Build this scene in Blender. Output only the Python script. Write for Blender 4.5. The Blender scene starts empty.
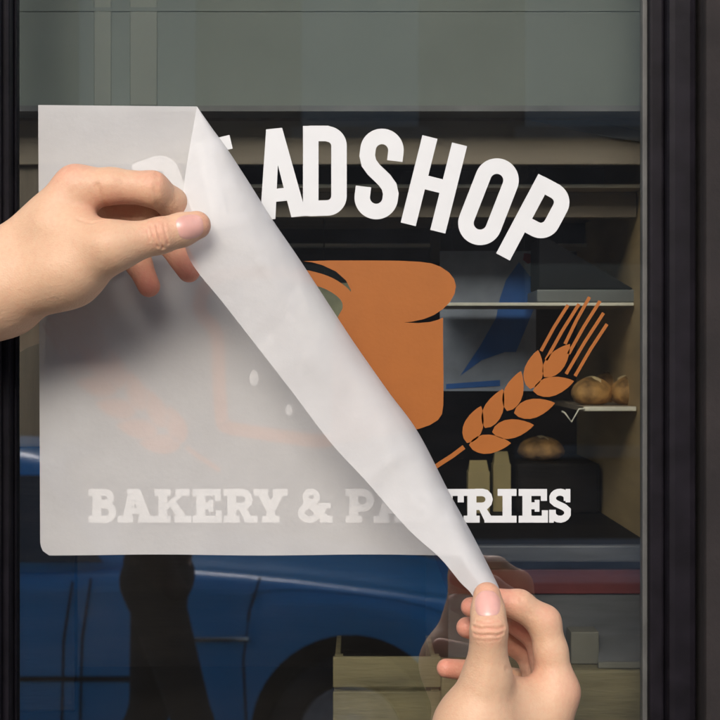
import bpy, bmesh, math, random
import numpy as np
from mathutils import Vector, noise as mnoise

random.seed(7); np.random.seed(7)
scene = bpy.context.scene
COL = scene.collection

# ---------------------------------------------------------------- camera, sky, sun, exposure
CAM_Z, CAM_D, PX = 1.70, 0.95, 0.0006          # eye height, distance to the glass, metres per photo pixel on the glass
cam_data = bpy.data.cameras.new('camera')
cam_data.sensor_width = 36.0
cam_data.lens = 36.0 * CAM_D / (720 * PX)
cam_data.clip_start = 0.02; cam_data.clip_end = 500
cam = bpy.data.objects.new('camera', cam_data); COL.objects.link(cam)
cam.location = (0, -CAM_D, CAM_Z); cam.rotation_euler = (math.radians(90), 0, 0)
scene.camera = cam
cam_data.dof.use_dof = True; cam_data.dof.focus_distance = 0.90; cam_data.dof.aperture_fstop = 30.0

SUN_EL, SUN_AZ = math.radians(27), math.radians(190)     # azimuth clockwise from +Y
world = bpy.data.worlds.new('World'); scene.world = world; world.use_nodes = True
wn = world.node_tree.nodes; wl = world.node_tree.links
sky = wn.new('ShaderNodeTexSky'); sky.sky_type = 'NISHITA'; sky.sun_disc = False
sky.sun_elevation = SUN_EL; sky.sun_rotation = SUN_AZ
sky.air_density = 0.8; sky.dust_density = 3.0; sky.ozone_density = 0.8
wl.new(sky.outputs[0], wn['Background'].inputs[0]); wn['Background'].inputs[1].default_value = 0.13
sd = bpy.data.lights.new('sun', 'SUN'); sd.energy = 1.5; sd.angle = math.radians(34); sd.color = (1.0, 0.98, 0.96)
sun = bpy.data.objects.new('sun', sd); COL.objects.link(sun)
to_sun = Vector((math.sin(SUN_AZ) * math.cos(SUN_EL), math.cos(SUN_AZ) * math.cos(SUN_EL), math.sin(SUN_EL)))
sun.rotation_euler = (-to_sun).to_track_quat('-Z', 'Y').to_euler()
sun.location = to_sun * 30
vs = scene.view_settings
vs.view_transform = 'Standard'; vs.look = 'None'; vs.gamma = 1.0; vs.use_curve_mapping = False
vs.exposure = 0.86
scene.render.engine = 'CYCLES'
scene.cycles.use_denoising = True
scene.cycles.use_adaptive_sampling = True; scene.cycles.adaptive_threshold = 0.025
scene.cycles.max_bounces = 7; scene.cycles.transparent_max_bounces = 16
scene.cycles.transmission_bounces = 8; scene.cycles.diffuse_bounces = 5
scene.cycles.sample_clamp_indirect = 6.0

# ---------------------------------------------------------------- helpers
def P(px, py, y=0.0):
    """photo pixel (720 grid) on the plane at depth y -> world point"""
    s = PX * (CAM_D + y) / CAM_D
    return np.array(((px - 360) * s, y, CAM_Z + (360 - py) * s))

def srgb(r, g, b):
    f = lambda c: (c / 255) / 12.92 if c <= 10 else ((c / 255 + 0.055) / 1.055) ** 2.4
    return (f(r), f(g), f(b))

MATS = {}
def mat(name, col, rough=0.6, var=0.15, scale=30.0, bump=0.0, bscale=None, metal=0.0, spec=0.4, sss=0.0, coat=0.0, col2=None, stretch=None):
    """procedural principled material: base colour broken up by noise, optional bump"""
    m = bpy.data.materials.new(name); m.use_nodes = True
    nt = m.node_tree; b = nt.nodes['Principled BSDF']
    b.inputs['Roughness'].default_value = rough
    b.inputs['Metallic'].default_value = metal
    b.inputs['Specular IOR Level'].default_value = spec
    if coat: b.inputs['Coat Weight'].default_value = coat; b.inputs['Coat Roughness'].default_value = 0.05
    tc = nt.nodes.new('ShaderNodeTexCoord')
    vec = tc.outputs['Object']
    if stretch:
        mp = nt.nodes.new('ShaderNodeMapping'); mp.inputs['Scale'].default_value = stretch
        nt.links.new(vec, mp.inputs[0]); vec = mp.outputs[0]
    n = nt.nodes.new('ShaderNodeTexNoise'); n.inputs['Scale'].default_value = scale; n.inputs['Detail'].default_value = 6
    nt.links.new(vec, n.inputs['Vector'])
    rmp = nt.nodes.new('ShaderNodeValToRGB')
    c2 = col2 if col2 else tuple(c * (1 - var * 1.6) for c in col)
    c1 = col if col2 else tuple(min(1, c * (1 + var)) for c in col)
    rmp.color_ramp.elements[0].position = 0.3; rmp.color_ramp.elements[1].position = 0.7
    rmp.color_ramp.elements[0].color = (*c2, 1); rmp.color_ramp.elements[1].color = (*c1, 1)
    nt.links.new(n.outputs[0], rmp.inputs[0]); nt.links.new(rmp.outputs[0], b.inputs['Base Color'])
    if bump:
        n2 = nt.nodes.new('ShaderNodeTexNoise'); n2.inputs['Scale'].default_value = bscale or scale * 4; n2.inputs['Detail'].default_value = 4
        nt.links.new(vec, n2.inputs['Vector'])
        bp = nt.nodes.new('ShaderNodeBump'); bp.inputs['Strength'].default_value = bump; bp.inputs['Distance'].default_value = 0.002
        nt.links.new(n2.outputs[0], bp.inputs['Height']); nt.links.new(bp.outputs[0], b.inputs['Normal'])
    if sss:
        b.inputs['Subsurface Weight'].default_value = sss
        b.inputs['Subsurface Radius'].default_value = (1.0, 0.35, 0.2); b.inputs['Subsurface Scale'].default_value = 0.004
    MATS[name] = m
    return m

def tag(o, label=None, cat=None, group=None, kind=None):
    if label: o['label'] = label
    if cat: o['category'] = cat
    if group: o['group'] = group
    if kind: o['kind'] = kind
    return o

def empty(name, loc):
    o = bpy.data.objects.new(name, None); COL.objects.link(o)
    o.location = [float(v) for v in loc]; o.empty_display_size = 0.1
    return o

def origin(o):
    v = Vector(o.location)
    return v + (origin(o.parent) if o.parent else Vector((0, 0, 0)))

def obj(name, verts, faces, m, parent=None, smooth=False, loc=None):
    """one mesh object; verts are world coordinates"""
    V = np.asarray(verts, dtype=float)
    base = np.array(loc if loc is not None else (origin(parent) if parent else (0, 0, 0)))
    me = bpy.data.meshes.new(name)
    me.from_pydata((V - base).tolist(), [], [list(f) for f in faces])
    me.materials.append(m if not isinstance(m, str) else MATS[m])
    me.validate(); me.update()
    if smooth: me.polygons.foreach_set('use_smooth', [True] * len(me.polygons))
    o = bpy.data.objects.new(name, me); COL.objects.link(o)
    if parent:
        o.parent = parent
        o.location = Vector(base) - origin(parent) if loc is not None else (0, 0, 0)
    else:
        o.location = [float(v) for v in base]
    return o

class MB:
    """collects shapes for one mesh"""
    def __init__(s): s.v = []; s.f = []
    def add(s, v, f):
        n = len(s.v); s.v += [tuple(map(float, p)) for p in v]; s.f += [tuple(i + n for i in q) for q in f]; return s
    def box(s, lo, hi):
        (a, b, c), (d, e, g) = lo, hi
        return s.add([(a,b,c),(d,b,c),(d,e,c),(a,e,c),(a,b,g),(d,b,g),(d,e,g),(a,e,g)],
                     [(3,2,1,0),(4,5,6,7),(0,1,5,4),(1,2,6,5),(2,3,7,6),(3,0,4,7)])
    def rings(s, rings, close=True, caps=True):
        """loft a list of closed rings"""
        n = len(rings[0]); v = [p for r in rings for p in r]; f = []
        for i in range(len(rings) - 1):
            for j in range(n if close else n - 1):
                k = (j + 1) % n
                f.append((i*n+j, i*n+k, (i+1)*n+k, (i+1)*n+j))
        if caps and close:
            f.append(tuple(range(n))[::-1]); f.append(tuple(range((len(rings)-1)*n, len(rings)*n)))
        return s.add(v, f)
    def lathe(s, prof, c, axis='z', n=24):
        """prof: list of (radius, height) about axis through c"""
        R = []
        for r, h in prof:
            ring = []
            for k in range(n):
                a = 2 * math.pi * k / n; x, y = r * math.cos(a), r * math.sin(a)
                ring.append({'z': (c[0]+x, c[1]+y, c[2]+h), 'y': (c[0]+x, c[1]+h, c[2]+y), 'x': (c[0]+h, c[1]+x, c[2]+y)}[axis])
            R.append(ring)
        return s.rings(R)
    def tube(s, pts, rad, n=10):
        pts = [np.array(p, float) for p in pts]
        rads = rad if hasattr(rad, '__len__') else [rad] * len(pts)
        R = []
        for i, p in enumerate(pts):
            t = pts[min(i+1, len(pts)-1)] - pts[max(i-1, 0)]; t = t / (np.linalg.norm(t) + 1e-9)
            u = np.cross(t, (0, 0, 1) if abs(t[2]) < 0.9 else (1, 0, 0)); u /= np.linalg.norm(u); w = np.cross(t, u)
            R.append([p + rads[i] * (math.cos(a) * u + math.sin(a) * w) for a in [2*math.pi*k/n for k in range(n)]])
        return s.rings(R)
    def build(s, name, m, parent=None, bevel=0.0, smooth=False, loc=None):
        o = obj(name, s.v, s.f, m, parent, smooth, loc)
        if bevel:
            bm = bmesh.new(); bm.from_mesh(o.data)
            bmesh.ops.recalc_face_normals(bm, faces=bm.faces)
            bmesh.ops.bevel(bm, geom=[e for e in bm.edges if e.is_manifold and e.calc_face_angle(0) > 0.5], offset=bevel, segments=2, affect='EDGES', profile=0.6)
            bm.to_mesh(o.data); bm.free()
        else:
            bm = bmesh.new(); bm.from_mesh(o.data); bmesh.ops.recalc_face_normals(bm, faces=bm.faces); bm.to_mesh(o.data); bm.free()
        return o

def pxbox(x0, y0, x1, y1, d0, d1, face=None):
    """box whose front face (depth d0) covers the photo rectangle, going back to depth d1"""
    a = P(x0, y1, d0); b = P(x1, y0, d0)
    return (a[0], d0, a[2]), (b[0], d1, b[2])

# ---------------------------------------------------------------- materials
mat('frame_paint', (0.009, 0.0075, 0.0105), 0.5, 0.25, 60, 0.06, 220, spec=0.12)
mat('bead', (0.085, 0.085, 0.08), 0.5, 0.2, 40)
mat('pilaster', (0.017, 0.013, 0.0125), 0.85, 0.25, 25, 0.4, 120)
mat('facade', (0.22, 0.19, 0.16), 0.8, 0.2, 8, 0.5, 60)
mat('bulkhead', (0.180, 0.200, 0.180), 0.75, 0.14, 4, 0.05, 90)
mat('bulkhead_strip', (0.205, 0.215, 0.185), 0.75, 0.06, 12)
mat('ceiling_board', (0.38, 0.30, 0.21), 0.7, 0.12, 6, stretch=(3, 30, 3))
mat('pelmet_wood', (0.25, 0.205, 0.155), 0.65, 0.12, 6, 0.08, 60, stretch=(1, 8, 8))
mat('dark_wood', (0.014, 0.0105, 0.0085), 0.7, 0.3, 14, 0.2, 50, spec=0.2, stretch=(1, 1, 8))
mat('brown_wood', (0.16, 0.125, 0.09), 0.6, 0.2, 12, 0.15, 60, stretch=(8, 8, 1))
mat('tan_ply', (0.60, 0.43, 0.22), 0.65, 0.10, 8, 0.08, 60, stretch=(1, 1, 7))
mat('crate_wood', (0.20, 0.165, 0.085), 0.7, 0.18, 14, 0.3, 60, stretch=(1, 8, 8))
mat('pale_edge', (0.82, 0.78, 0.66), 0.4, 0.05, 30)
mat('shelf_board', (0.36, 0.29, 0.21), 0.55, 0.12, 10, stretch=(1, 6, 6))
mat('black_box', (0.018, 0.017, 0.020), 0.4, 0.3, 20)
mat('grey_metal', (0.10, 0.10, 0.105), 0.45, 0.15, 25, stretch=(1, 8, 8))
mat('grey_slab', (0.13, 0.13, 0.13), 0.5, 0.2, 20)
mat('red_band', (0.13, 0.018, 0.014), 0.55, 0.12, 30)
mat('lamp_black', (0.010, 0.010, 0.012), 0.75, 0.2, 30, spec=0.15)
mat('lamp_rim', (0.16, 0.17, 0.17), 0.4, 0.1, 30)
mat('poster_grey', (0.32, 0.36, 0.45), 0.5, 0.25, 25)
mat('poster_blue', (0.02, 0.13, 0.46), 0.5, 0.2, 25)
mat('poster_red', (0.22, 0.02, 0.04), 0.5, 0.2, 25)
mat('bread', (0.50, 0.27, 0.085), 0.7, 0.45, 70, 1.0, 160)
mat('dark_crust', (0.22, 0.16, 0.085), 0.75, 0.3, 60, 0.6, 160)
mat('bread_score', (0.72, 0.55, 0.30), 0.8, 0.15, 60)
mat('olive_card', (0.42, 0.44, 0.30), 0.6, 0.35, 30)
mat('carton', (0.46, 0.36, 0.17), 0.6, 0.12, 20)
mat('paper_stack', (0.15, 0.14, 0.11), 0.6, 0.15, 30)
mat('vinyl_white', (0.61, 0.615, 0.61), 0.45, 0.015, 60, spec=0.3)
mat('vinyl_orange', (0.30, 0.092, 0.0135), 0.5, 0.03, 60, 0.05, 400, spec=0.3)
mat('asphalt', (0.05, 0.05, 0.052), 0.9, 0.3, 6, 0.8, 200)
mat('pavement', (0.36, 0.35, 0.33), 0.85, 0.2, 2, 0.5, 90)
mat('kerb_stone', (0.32, 0.31, 0.29), 0.8, 0.2, 6, 0.4, 60)
mat('brick_dark', (0.045, 0.035, 0.030), 0.85, 0.3, 3, 0.5, 30)
mat('stone_trim', (0.10, 0.09, 0.08), 0.8, 0.2, 5)
mat('dark_glass', (0.01, 0.012, 0.015), 0.05, 0.1, 3, spec=0.6)
mat('car_blue', (0.012, 0.31, 0.64), 0.28, 0.04, 3, coat=0.4)
mat('chrome', (0.75, 0.72, 0.62), 0.15, 0.05, 10, metal=1.0)
mat('rubber', (0.020, 0.020, 0.020), 0.8, 0.2, 30)
mat('rim_grey', (0.40, 0.40, 0.40), 0.35, 0.1, 20, metal=0.5)
mat('lens', (0.6, 0.6, 0.58), 0.15, 0.05, 40, spec=0.7)
mat('dark_cloth', (0.010, 0.008, 0.007), 0.9, 0.3, 90, 0.3, 600)
mat('pale_bounce_cloth', (0.50, 0.46, 0.38), 0.9, 0.12, 90, 0.3, 600)  # out-of-view shirt, made pale to bounce light onto the paper
mat('brown_cloth', (0.018, 0.007, 0.005), 0.9, 0.3, 60, 0.3, 500)
mat('denim', (0.020, 0.026, 0.045), 0.9, 0.3, 90, 0.3, 700)
mat('shoe', (0.02, 0.018, 0.016), 0.5, 0.2, 40)
mat('hair', (0.030, 0.016, 0.009), 0.5, 0.4, 30, 0.6, 90, stretch=(6, 6, 1))
mat('lip', (0.42, 0.16, 0.13), 0.5, 0.1, 60)
mat('eye_white', (0.75, 0.73, 0.70), 0.2, 0.02, 60)
mat('eye_dark', (0.02, 0.012, 0.008), 0.1, 0.1, 60)

def skin_material():
    m = bpy.data.materials.new('skin'); m.use_nodes = True
    nt = m.node_tree; b = nt.nodes['Principled BSDF']; L = nt.links
    at = nt.nodes.new('ShaderNodeAttribute'); at.attribute_name = 'flush'
    tc = nt.nodes.new('ShaderNodeTexCoord')
    n = nt.nodes.new('ShaderNodeTexNoise'); n.inputs['Scale'].default_value = 45; n.inputs['Detail'].default_value = 8; n.inputs['Roughness'].default_value = 0.65
    L.new(tc.outputs['Object'], n.inputs['Vector'])
    n3 = nt.nodes.new('ShaderNodeTexNoise'); n3.inputs['Scale'].default_value = 420; n3.inputs['Detail'].default_value = 3
    L.new(tc.outputs['Object'], n3.inputs['Vector'])
    base = nt.nodes.new('ShaderNodeMixRGB'); base.inputs[1].default_value = (0.68, 0.455, 0.295, 1); base.inputs[2].default_value = (0.575, 0.345, 0.21, 1)
    L.new(n.outputs[0], base.inputs[0])
    fl = nt.nodes.new('ShaderNodeMixRGB'); fl.inputs[2].default_value = (0.60, 0.20, 0.145, 1)
    L.new(base.outputs[0], fl.inputs[1])
    mu = nt.nodes.new('ShaderNodeMath'); mu.operation = 'MULTIPLY_ADD'; mu.inputs[1].default_value = 0.88
    sp = nt.nodes.new('ShaderNodeMath'); sp.operation = 'MULTIPLY_ADD'; sp.inputs[1].default_value = 0.45; sp.inputs[2].default_value = -0.19
    L.new(n3.outputs[0], sp.inputs[0]); L.new(at.outputs['Fac'], mu.inputs[0]); L.new(sp.outputs[0], mu.inputs[2])
    mu.use_clamp = True
    L.new(mu.outputs[0], fl.inputs[0]); L.new(fl.outputs[0], b.inputs['Base Color'])
    b.inputs['Roughness'].default_value = 0.52; b.inputs['Specular IOR Level'].default_value = 0.4
    b.inputs['Subsurface Weight'].default_value = 0.14
    b.inputs['Subsurface Radius'].default_value = (1.0, 0.32, 0.18); b.inputs['Subsurface Scale'].default_value = 0.005
    v = nt.nodes.new('ShaderNodeTexVoronoi'); v.inputs['Scale'].default_value = 900
    L.new(tc.outputs['Object'], v.inputs['Vector'])
    n2 = nt.nodes.new('ShaderNodeTexNoise'); n2.inputs['Scale'].default_value = 240; n2.inputs['Detail'].default_value = 5
    L.new(tc.outputs['Object'], n2.inputs['Vector'])
    ad = nt.nodes.new('ShaderNodeMath'); ad.operation = 'MULTIPLY_ADD'; ad.inputs[1].default_value = 0.35
    L.new(v.outputs['Distance'], ad.inputs[0]); L.new(n2.outputs[0], ad.inputs[2])
    bp = nt.nodes.new('ShaderNodeBump'); bp.inputs['Strength'].default_value = 0.36; bp.inputs['Distance'].default_value = 0.0009
    L.new(ad.outputs[0], bp.inputs['Height']); L.new(bp.outputs[0], b.inputs['Normal'])
    MATS['skin'] = m
skin_material()
mat('nail', (0.66, 0.36, 0.30), 0.30, 0.06, 120, spec=0.55, sss=0.2)

def glass_material(name, refl, tint, dirt=0):
    m = bpy.data.materials.new(name); m.use_nodes = True
    nt = m.node_tree; nt.nodes.clear(); L = nt.links
    out = nt.nodes.new('ShaderNodeOutputMaterial'); mix = nt.nodes.new('ShaderNodeMixShader')
    tr = nt.nodes.new('ShaderNodeBsdfTransparent'); tr.inputs[0].default_value = (*tint, 1)
    gl = nt.nodes.new('ShaderNodeBsdfGlossy'); gl.inputs['Roughness'].default_value = 0.0; gl.inputs[0].default_value = (0.95, 0.97, 1, 1)
    tc = nt.nodes.new('ShaderNodeTexCoord'); n = nt.nodes.new('ShaderNodeTexNoise'); n.inputs['Scale'].default_value = 3.0; n.inputs['Detail'].default_value = 1
    bp = nt.nodes.new('ShaderNodeBump'); bp.inputs['Strength'].default_value = 0.02; bp.inputs['Distance'].default_value = 0.01
    L.new(tc.outputs['Object'], n.inputs['Vector']); L.new(n.outputs[0], bp.inputs['Height']); L.new(bp.outputs[0], gl.inputs['Normal'])
    mix.inputs[0].default_value = refl
    L.new(tr.outputs[0], mix.inputs[1]); L.new(gl.outputs[0], mix.inputs[2])
    if dirt:                                        # thin film of dust and wiped streaks on the outer face
        dn = nt.nodes.new('ShaderNodeTexNoise'); dn.inputs['Scale'].default_value = 9; dn.inputs['Detail'].default_value = 9; dn.inputs['Roughness'].default_value = .65
        mp = nt.nodes.new('ShaderNodeMapping'); mp.inputs['Scale'].default_value = (1, 1, .45); mp.inputs['Rotation'].default_value = (0, .5, 0)
        L.new(tc.outputs['Object'], mp.inputs[0]); L.new(mp.outputs[0], dn.inputs['Vector'])
        mr = nt.nodes.new('ShaderNodeMapRange'); mr.inputs[1].default_value = .35; mr.inputs[2].default_value = .8; mr.inputs[3].default_value = .002; mr.inputs[4].default_value = dirt
        L.new(dn.outputs[0], mr.inputs[0])
        dd = nt.nodes.new('ShaderNodeBsdfDiffuse'); dd.inputs[0].default_value = (.6, .58, .55, 1)
        mx = nt.nodes.new('ShaderNodeMixShader'); L.new(mr.outputs[0], mx.inputs[0]); L.new(mix.outputs[0], mx.inputs[1]); L.new(dd.outputs[0], mx.inputs[2])
        L.new(mx.outputs[0], out.inputs[0])
    else: L.new(mix.outputs[0], out.inputs[0])
    MATS[name] = m; return m
glass_material('pane_front', 0.26, (0.95, 0.97, 0.95), .011)
glass_material('pane_back', 0.02, (0.96, 0.97, 0.96))

def paper_material():
    m = bpy.data.materials.new('transfer_paper'); m.use_nodes = True
    nt = m.node_tree; nt.nodes.clear(); L = nt.links
    out = nt.nodes.new('ShaderNodeOutputMaterial')
    df = nt.nodes.new('ShaderNodeBsdfPrincipled'); df.inputs['Roughness'].default_value = 0.55; df.inputs['Specular IOR Level'].default_value = 0.25
    tl = nt.nodes.new('ShaderNodeBsdfTranslucent'); tr = nt.nodes.new('ShaderNodeBsdfTransparent')
    tc = nt.nodes.new('ShaderNodeTexCoord')
    n = nt.nodes.new('ShaderNodeTexNoise'); n.inputs['Scale'].default_value = 28; n.inputs['Detail'].default_value = 8
    L.new(tc.outputs['Object'], n.inputs['Vector'])
    r = nt.nodes.new('ShaderNodeValToRGB'); r.color_ramp.elements[0].position = 0.3; r.color_ramp.elements[1].position = 0.7
    r.color_ramp.elements[0].color = (0.79, 0.78, 0.765, 1); r.color_ramp.elements[1].color = (0.87, 0.862, 0.845, 1)
    L.new(n.outputs[0], r.inputs[0])
    for s in (df.inputs['Base Color'], tl.inputs[0]): L.new(r.outputs[0], s)
    n2 = nt.nodes.new('ShaderNodeTexNoise'); n2.inputs['Scale'].default_value = 48; n2.inputs['Detail'].default_value = 7; n2.inputs['Roughness'].default_value = 0.6
    L.new(tc.outputs['Object'], n2.inputs['Vector'])
    bp = nt.nodes.new('ShaderNodeBump'); bp.inputs['Strength'].default_value = 0.30; bp.inputs['Distance'].default_value = 0.003
    L.new(n2.outputs[0], bp.inputs['Height']); L.new(bp.outputs[0], df.inputs['Normal'])
    m1 = nt.nodes.new('ShaderNodeMixShader'); m1.inputs[0].default_value = 0.28
    L.new(df.outputs[0], m1.inputs[1]); L.new(tl.outputs[0], m1.inputs[2])
    m2 = nt.nodes.new('ShaderNodeMixShader'); m2.inputs[0].default_value = 0.36
    L.new(m1.outputs[0], m2.inputs[1]); L.new(tr.outputs[0], m2.inputs[2]); L.new(m2.outputs[0], out.inputs[0])
    MATS['transfer_paper'] = m
paper_material()

# ================================================================ SETTING: street
tag(MB().box((-60, -60, -0.5), (60, 60, -0.20)).build('ground', 'asphalt'), kind='structure')
tag(MB().box((-40, -11.5, -0.196), (40, -4.86, -0.06)).build('road', 'asphalt'), kind='structure')
pav = tag(MB().box((-40, -4.70, -0.195), (40, -0.12, -0.006)).build('pavement', 'mortar' if 'mortar' in MATS else 'kerb_stone'), kind='structure')
slab_mesh = None
k = 0
for i in range(-7, 8):
    for j in range(6):
        x0 = i * 0.75; y1 = -0.13 - j * 0.76
        if slab_mesh is None:
            o = MB().box((-0.367, -0.372, -0.02), (0.367, 0.372, 0.0)).build('paving_slab', 'pavement', None, bevel=0.006); slab_mesh = o.data
        else:
            o = bpy.data.objects.new('paving_slab', slab_mesh); COL.objects.link(o)
        o.parent = pav; o.location = (x0 + (0.37 if j % 2 else 0), y1 - 0.375, random.uniform(0.0, 0.003))
kerb = tag(MB().box((-40, -4.86, -0.19), (40, -4.70, 0.0)).build('kerb', 'kerb_stone', bevel=0.01), kind='structure')
tag(MB().box((-40, -14.0, -0.195), (40, -11.5, 0.0)).build('far_pavement', 'pavement', bevel=0.01), kind='structure')

# building across the street (seen only mirrored in the glass)
ob = tag(empty('opposite_building', (0, -14.0, 0)), 'dark brick building across the street mirrored in the glass', 'building')
MB().box((-14, -20, 0), (14, -14, 6.6)).build('wall', 'brick_dark', ob)
MB().box((-14.1, -20.1, 6.6), (14.1, -13.8, 6.9)).build('cornice', 'stone_trim', ob)
for i in range(-6, 7):
    for z0, z1 in ((0.9, 2.6), (3.9, 5.7)):
        w = MB().box((i*2.1-0.55, -14.0, z0), (i*2.1+0.55, -13.97, z1)).build('window', 'dark_glass', ob)
        MB().box((i*2.1-0.65, -14.0, z0-0.12), (i*2.1+0.65, -13.88, z0-0.004)).build('sill', 'stone_trim', w)

# ================================================================ SHOP FRONT
shop = tag(empty('shop_building', (0, 0.0, 0)), 'shop building of dark stone with brownish pilaster right of the window', 'building')
G0, G1 = 15, 645                                    # glass edges in photo pixels
xL, xR = P(G0, 0)[0], P(G1, 0)[0]
ZB, ZT = 1.06, 2.12
MB().box((P(704, 0, -.03)[0], -0.034, 0.0), (0.62, 0.30, 2.62)).build('pilaster', 'pilaster', shop, bevel=0.003)
MB().box((0.625, -0.02, 0.0), (5, 0.30, 2.62)).build('wall', 'facade', shop)
MB().box((-5, -0.02, 0.0), (-1.60, 0.30, 2.62)).build('wall', 'facade', shop)
MB().box((-1.595, -0.02, 2.20), (P(704, 0, -.03)[0] - 0.004, 0.04, 2.62)).build('fascia', 'facade', shop)
MB().box((-1.595, -0.015, 0.0), (P(704, 0, -.03)[0] - 0.004, 0.30, 0.985)).build('stall_riser', 'facade', shop)
MB().box((-5, -0.08, 2.625), (5, 6, 2.75)).build('parapet', 'facade', shop)

win = tag(empty('shop_window', (0, 0, 1.0)), 'dark painted shop window frame holding the glass behind the lettering', 'window')
def bar(name, x0, x1, y0, y1, z0=1.0, z1=2.18, m='frame_paint', bev=0.0016):
    return MB().box((x0, y0, z0), (x1, y1, z1)).build(name, m, win, bevel=bev)
# right jamb: stepped moulding
e = lambda px: P(px, 0)[0]
bar('glazing_bead', e(641.5), e(646.5), -0.0035, 0.0055, ZB, ZT, 'bead', 0.0006)
bar('jamb', e(646.7), e(661), -0.010, 0.008)
bar('jamb_moulding', e(661.2), e(689), -0.022, 0.05, bev=0.004)
bar('jamb_groove', e(689.2), e(697), -0.008, 0.05)
bar('jamb_lip', e(697.2), e(705.5), -0.020, 0.05, bev=0.003)
# left mullion
bar('glazing_bead', e(15.2), e(17.8), -0.0035, 0.0055, ZB, ZT, 'bead', 0.0006).data.materials[0] = MATS['frame_paint']
bar('mullion', e(-22), e(15), -0.016, 0.008, bev=0.002)
bar('mullion_rib', e(-16), e(9), -0.024, -0.0165, bev=0.003)
for c in (-0.632, -1.05):
    bar('mullion', c - 0.03, c + 0.001, -0.016, 0.05, bev=0.003)
bar('jamb', -1.595, -1.50, -0.020, 0.05)
bar('top_rail', -1.498, e(646.5), -0.014, 0.05, ZT + 0.001, 2.199)
bar('bottom_rail', -1.498, e(646.5), -0.014, 0.05, 0.99, ZB - 0.001)
bar('sill', -1.60, e(705), -0.075, 0.02, 0.955, 0.986)
def pane(x0, x1, label=None):
    V = [(x0,0,ZB),(x1,0,ZB),(x1,0,ZT),(x0,0,ZT),(x0,.005,ZB),(x1,.005,ZB),(x1,.005,ZT),(x0,.005,ZT)]
    o = obj('glass_pane', V, [(0,1,2,3),(7,6,5,4)], 'pane_front', win)
    o.data.materials.append(MATS['pane_back']); o.data.polygons[1].material_index = 1
pane(xL, xR)
pane(-0.631, e(-22)); pane(-1.049, -0.662); pane(-1.50, -1.08)

# ---- display bay behind the glass
BACK, RW = 0.46, 0.193                              # back wall depth and right side wall
CE = P(0, 107, 0.07)[2]                             # underside of the bulkhead
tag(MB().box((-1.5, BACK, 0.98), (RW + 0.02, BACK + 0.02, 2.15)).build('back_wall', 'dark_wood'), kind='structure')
tag(MB().box((RW, 0.052, 0.98), (RW + 0.02, BACK - 0.001, CE + 0.006)).build('right_wall', 'tan_ply'), kind='structure')
tag(MB().box((-1.53, 0.052, 0.98), (-1.51, BACK - 0.001, CE + 0.006)).build('left_wall', 'brown_wood'), kind='structure')
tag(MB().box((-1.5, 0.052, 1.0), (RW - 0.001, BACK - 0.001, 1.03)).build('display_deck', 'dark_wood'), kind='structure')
tag(MB().box((-1.5, 0.10, CE + 0.008), (RW + 0.02, BACK - 0.001, CE + 0.02)).build('ceiling', 'ceiling_board'), kind='structure')

bk = tag(empty('bulkhead', (0, 0.075, CE)), 'grey green bulkhead panel across the top of the window', 'panel')
MB().box((-1.5, 0.07, CE), (RW, 0.09, 2.15)).build('panel', 'bulkhead', bk)
MB().box((-1.5, 0.0694, P(0, 10, .066)[2]), (RW, 0.06965, P(0, 6, .066)[2])).build('seam_strip', 'bulkhead', bk)
MB().box((-1.5, 0.062, CE - 0.004), (RW, 0.098, CE - 0.0004)).build('painted_shadow_line', 'grey_slab', bk)  # grey strip in place of the shadow line below the bulkhead
for a, b in ((94, 111), (130, 157)):
    MB().box((P(a,0,.069)[0], 0.06968, CE + 0.001), (P(b,0,.069)[0], 0.06995, 2.15)).build('batten', 'bulkhead_strip', bk, bevel=0.0005)

# ---- things inside the display bay
SH = tag(empty('wall_shelf', (0, 0.3, P(0, 188, .125)[2])), 'long brown board shelf with pale front edge under the ceiling', 'shelf')
zt, zb = P(0, 184.2, .125)[2], P(0, 188.0, .125)[2]
MB().box((-0.42, 0.127, zb), (RW - 0.001, BACK - 0.001, zt - 0.0003)).build('board', 'shelf_board', SH)
MB().box((-0.42, 0.124, zb + 0.0002), (RW - 0.001, 0.1268, zt)).build('edge_strip', 'pale_edge', SH, bevel=0.0004)
MB().box((P(521,0,.43)[0], 0.43, zt + 0.001), (P(528,0,.43)[0], BACK - 0.001, CE + 0.006)).build('divider', 'brown_wood', SH)
MB().box((-0.42, 0.150, P(0, 217, .15)[2]), (RW - 0.001, 0.162, zb - 0.0005)).build('apron_board', 'pelmet_wood', SH)
for a, b, top in ((300, 392, 166), (402, 470, 171), (536, 612, 167)):
    lo, hi = pxbox(a, top, b, 186, 0.30, 0.42)
    o = MB().box((lo[0], 0.30, zt + 0.0005), (hi[0], 0.42, min(hi[2], CE))).build('storage_box', 'black_box', bevel=0.002)
    tag(o, {300: 'black storage box on the long shelf above the D', 402: 'black storage box on the long shelf above the H', 536: 'black storage box on the long shelf nearest the tan wall'}[a], 'box', 'black boxes on the long shelf')

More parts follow.
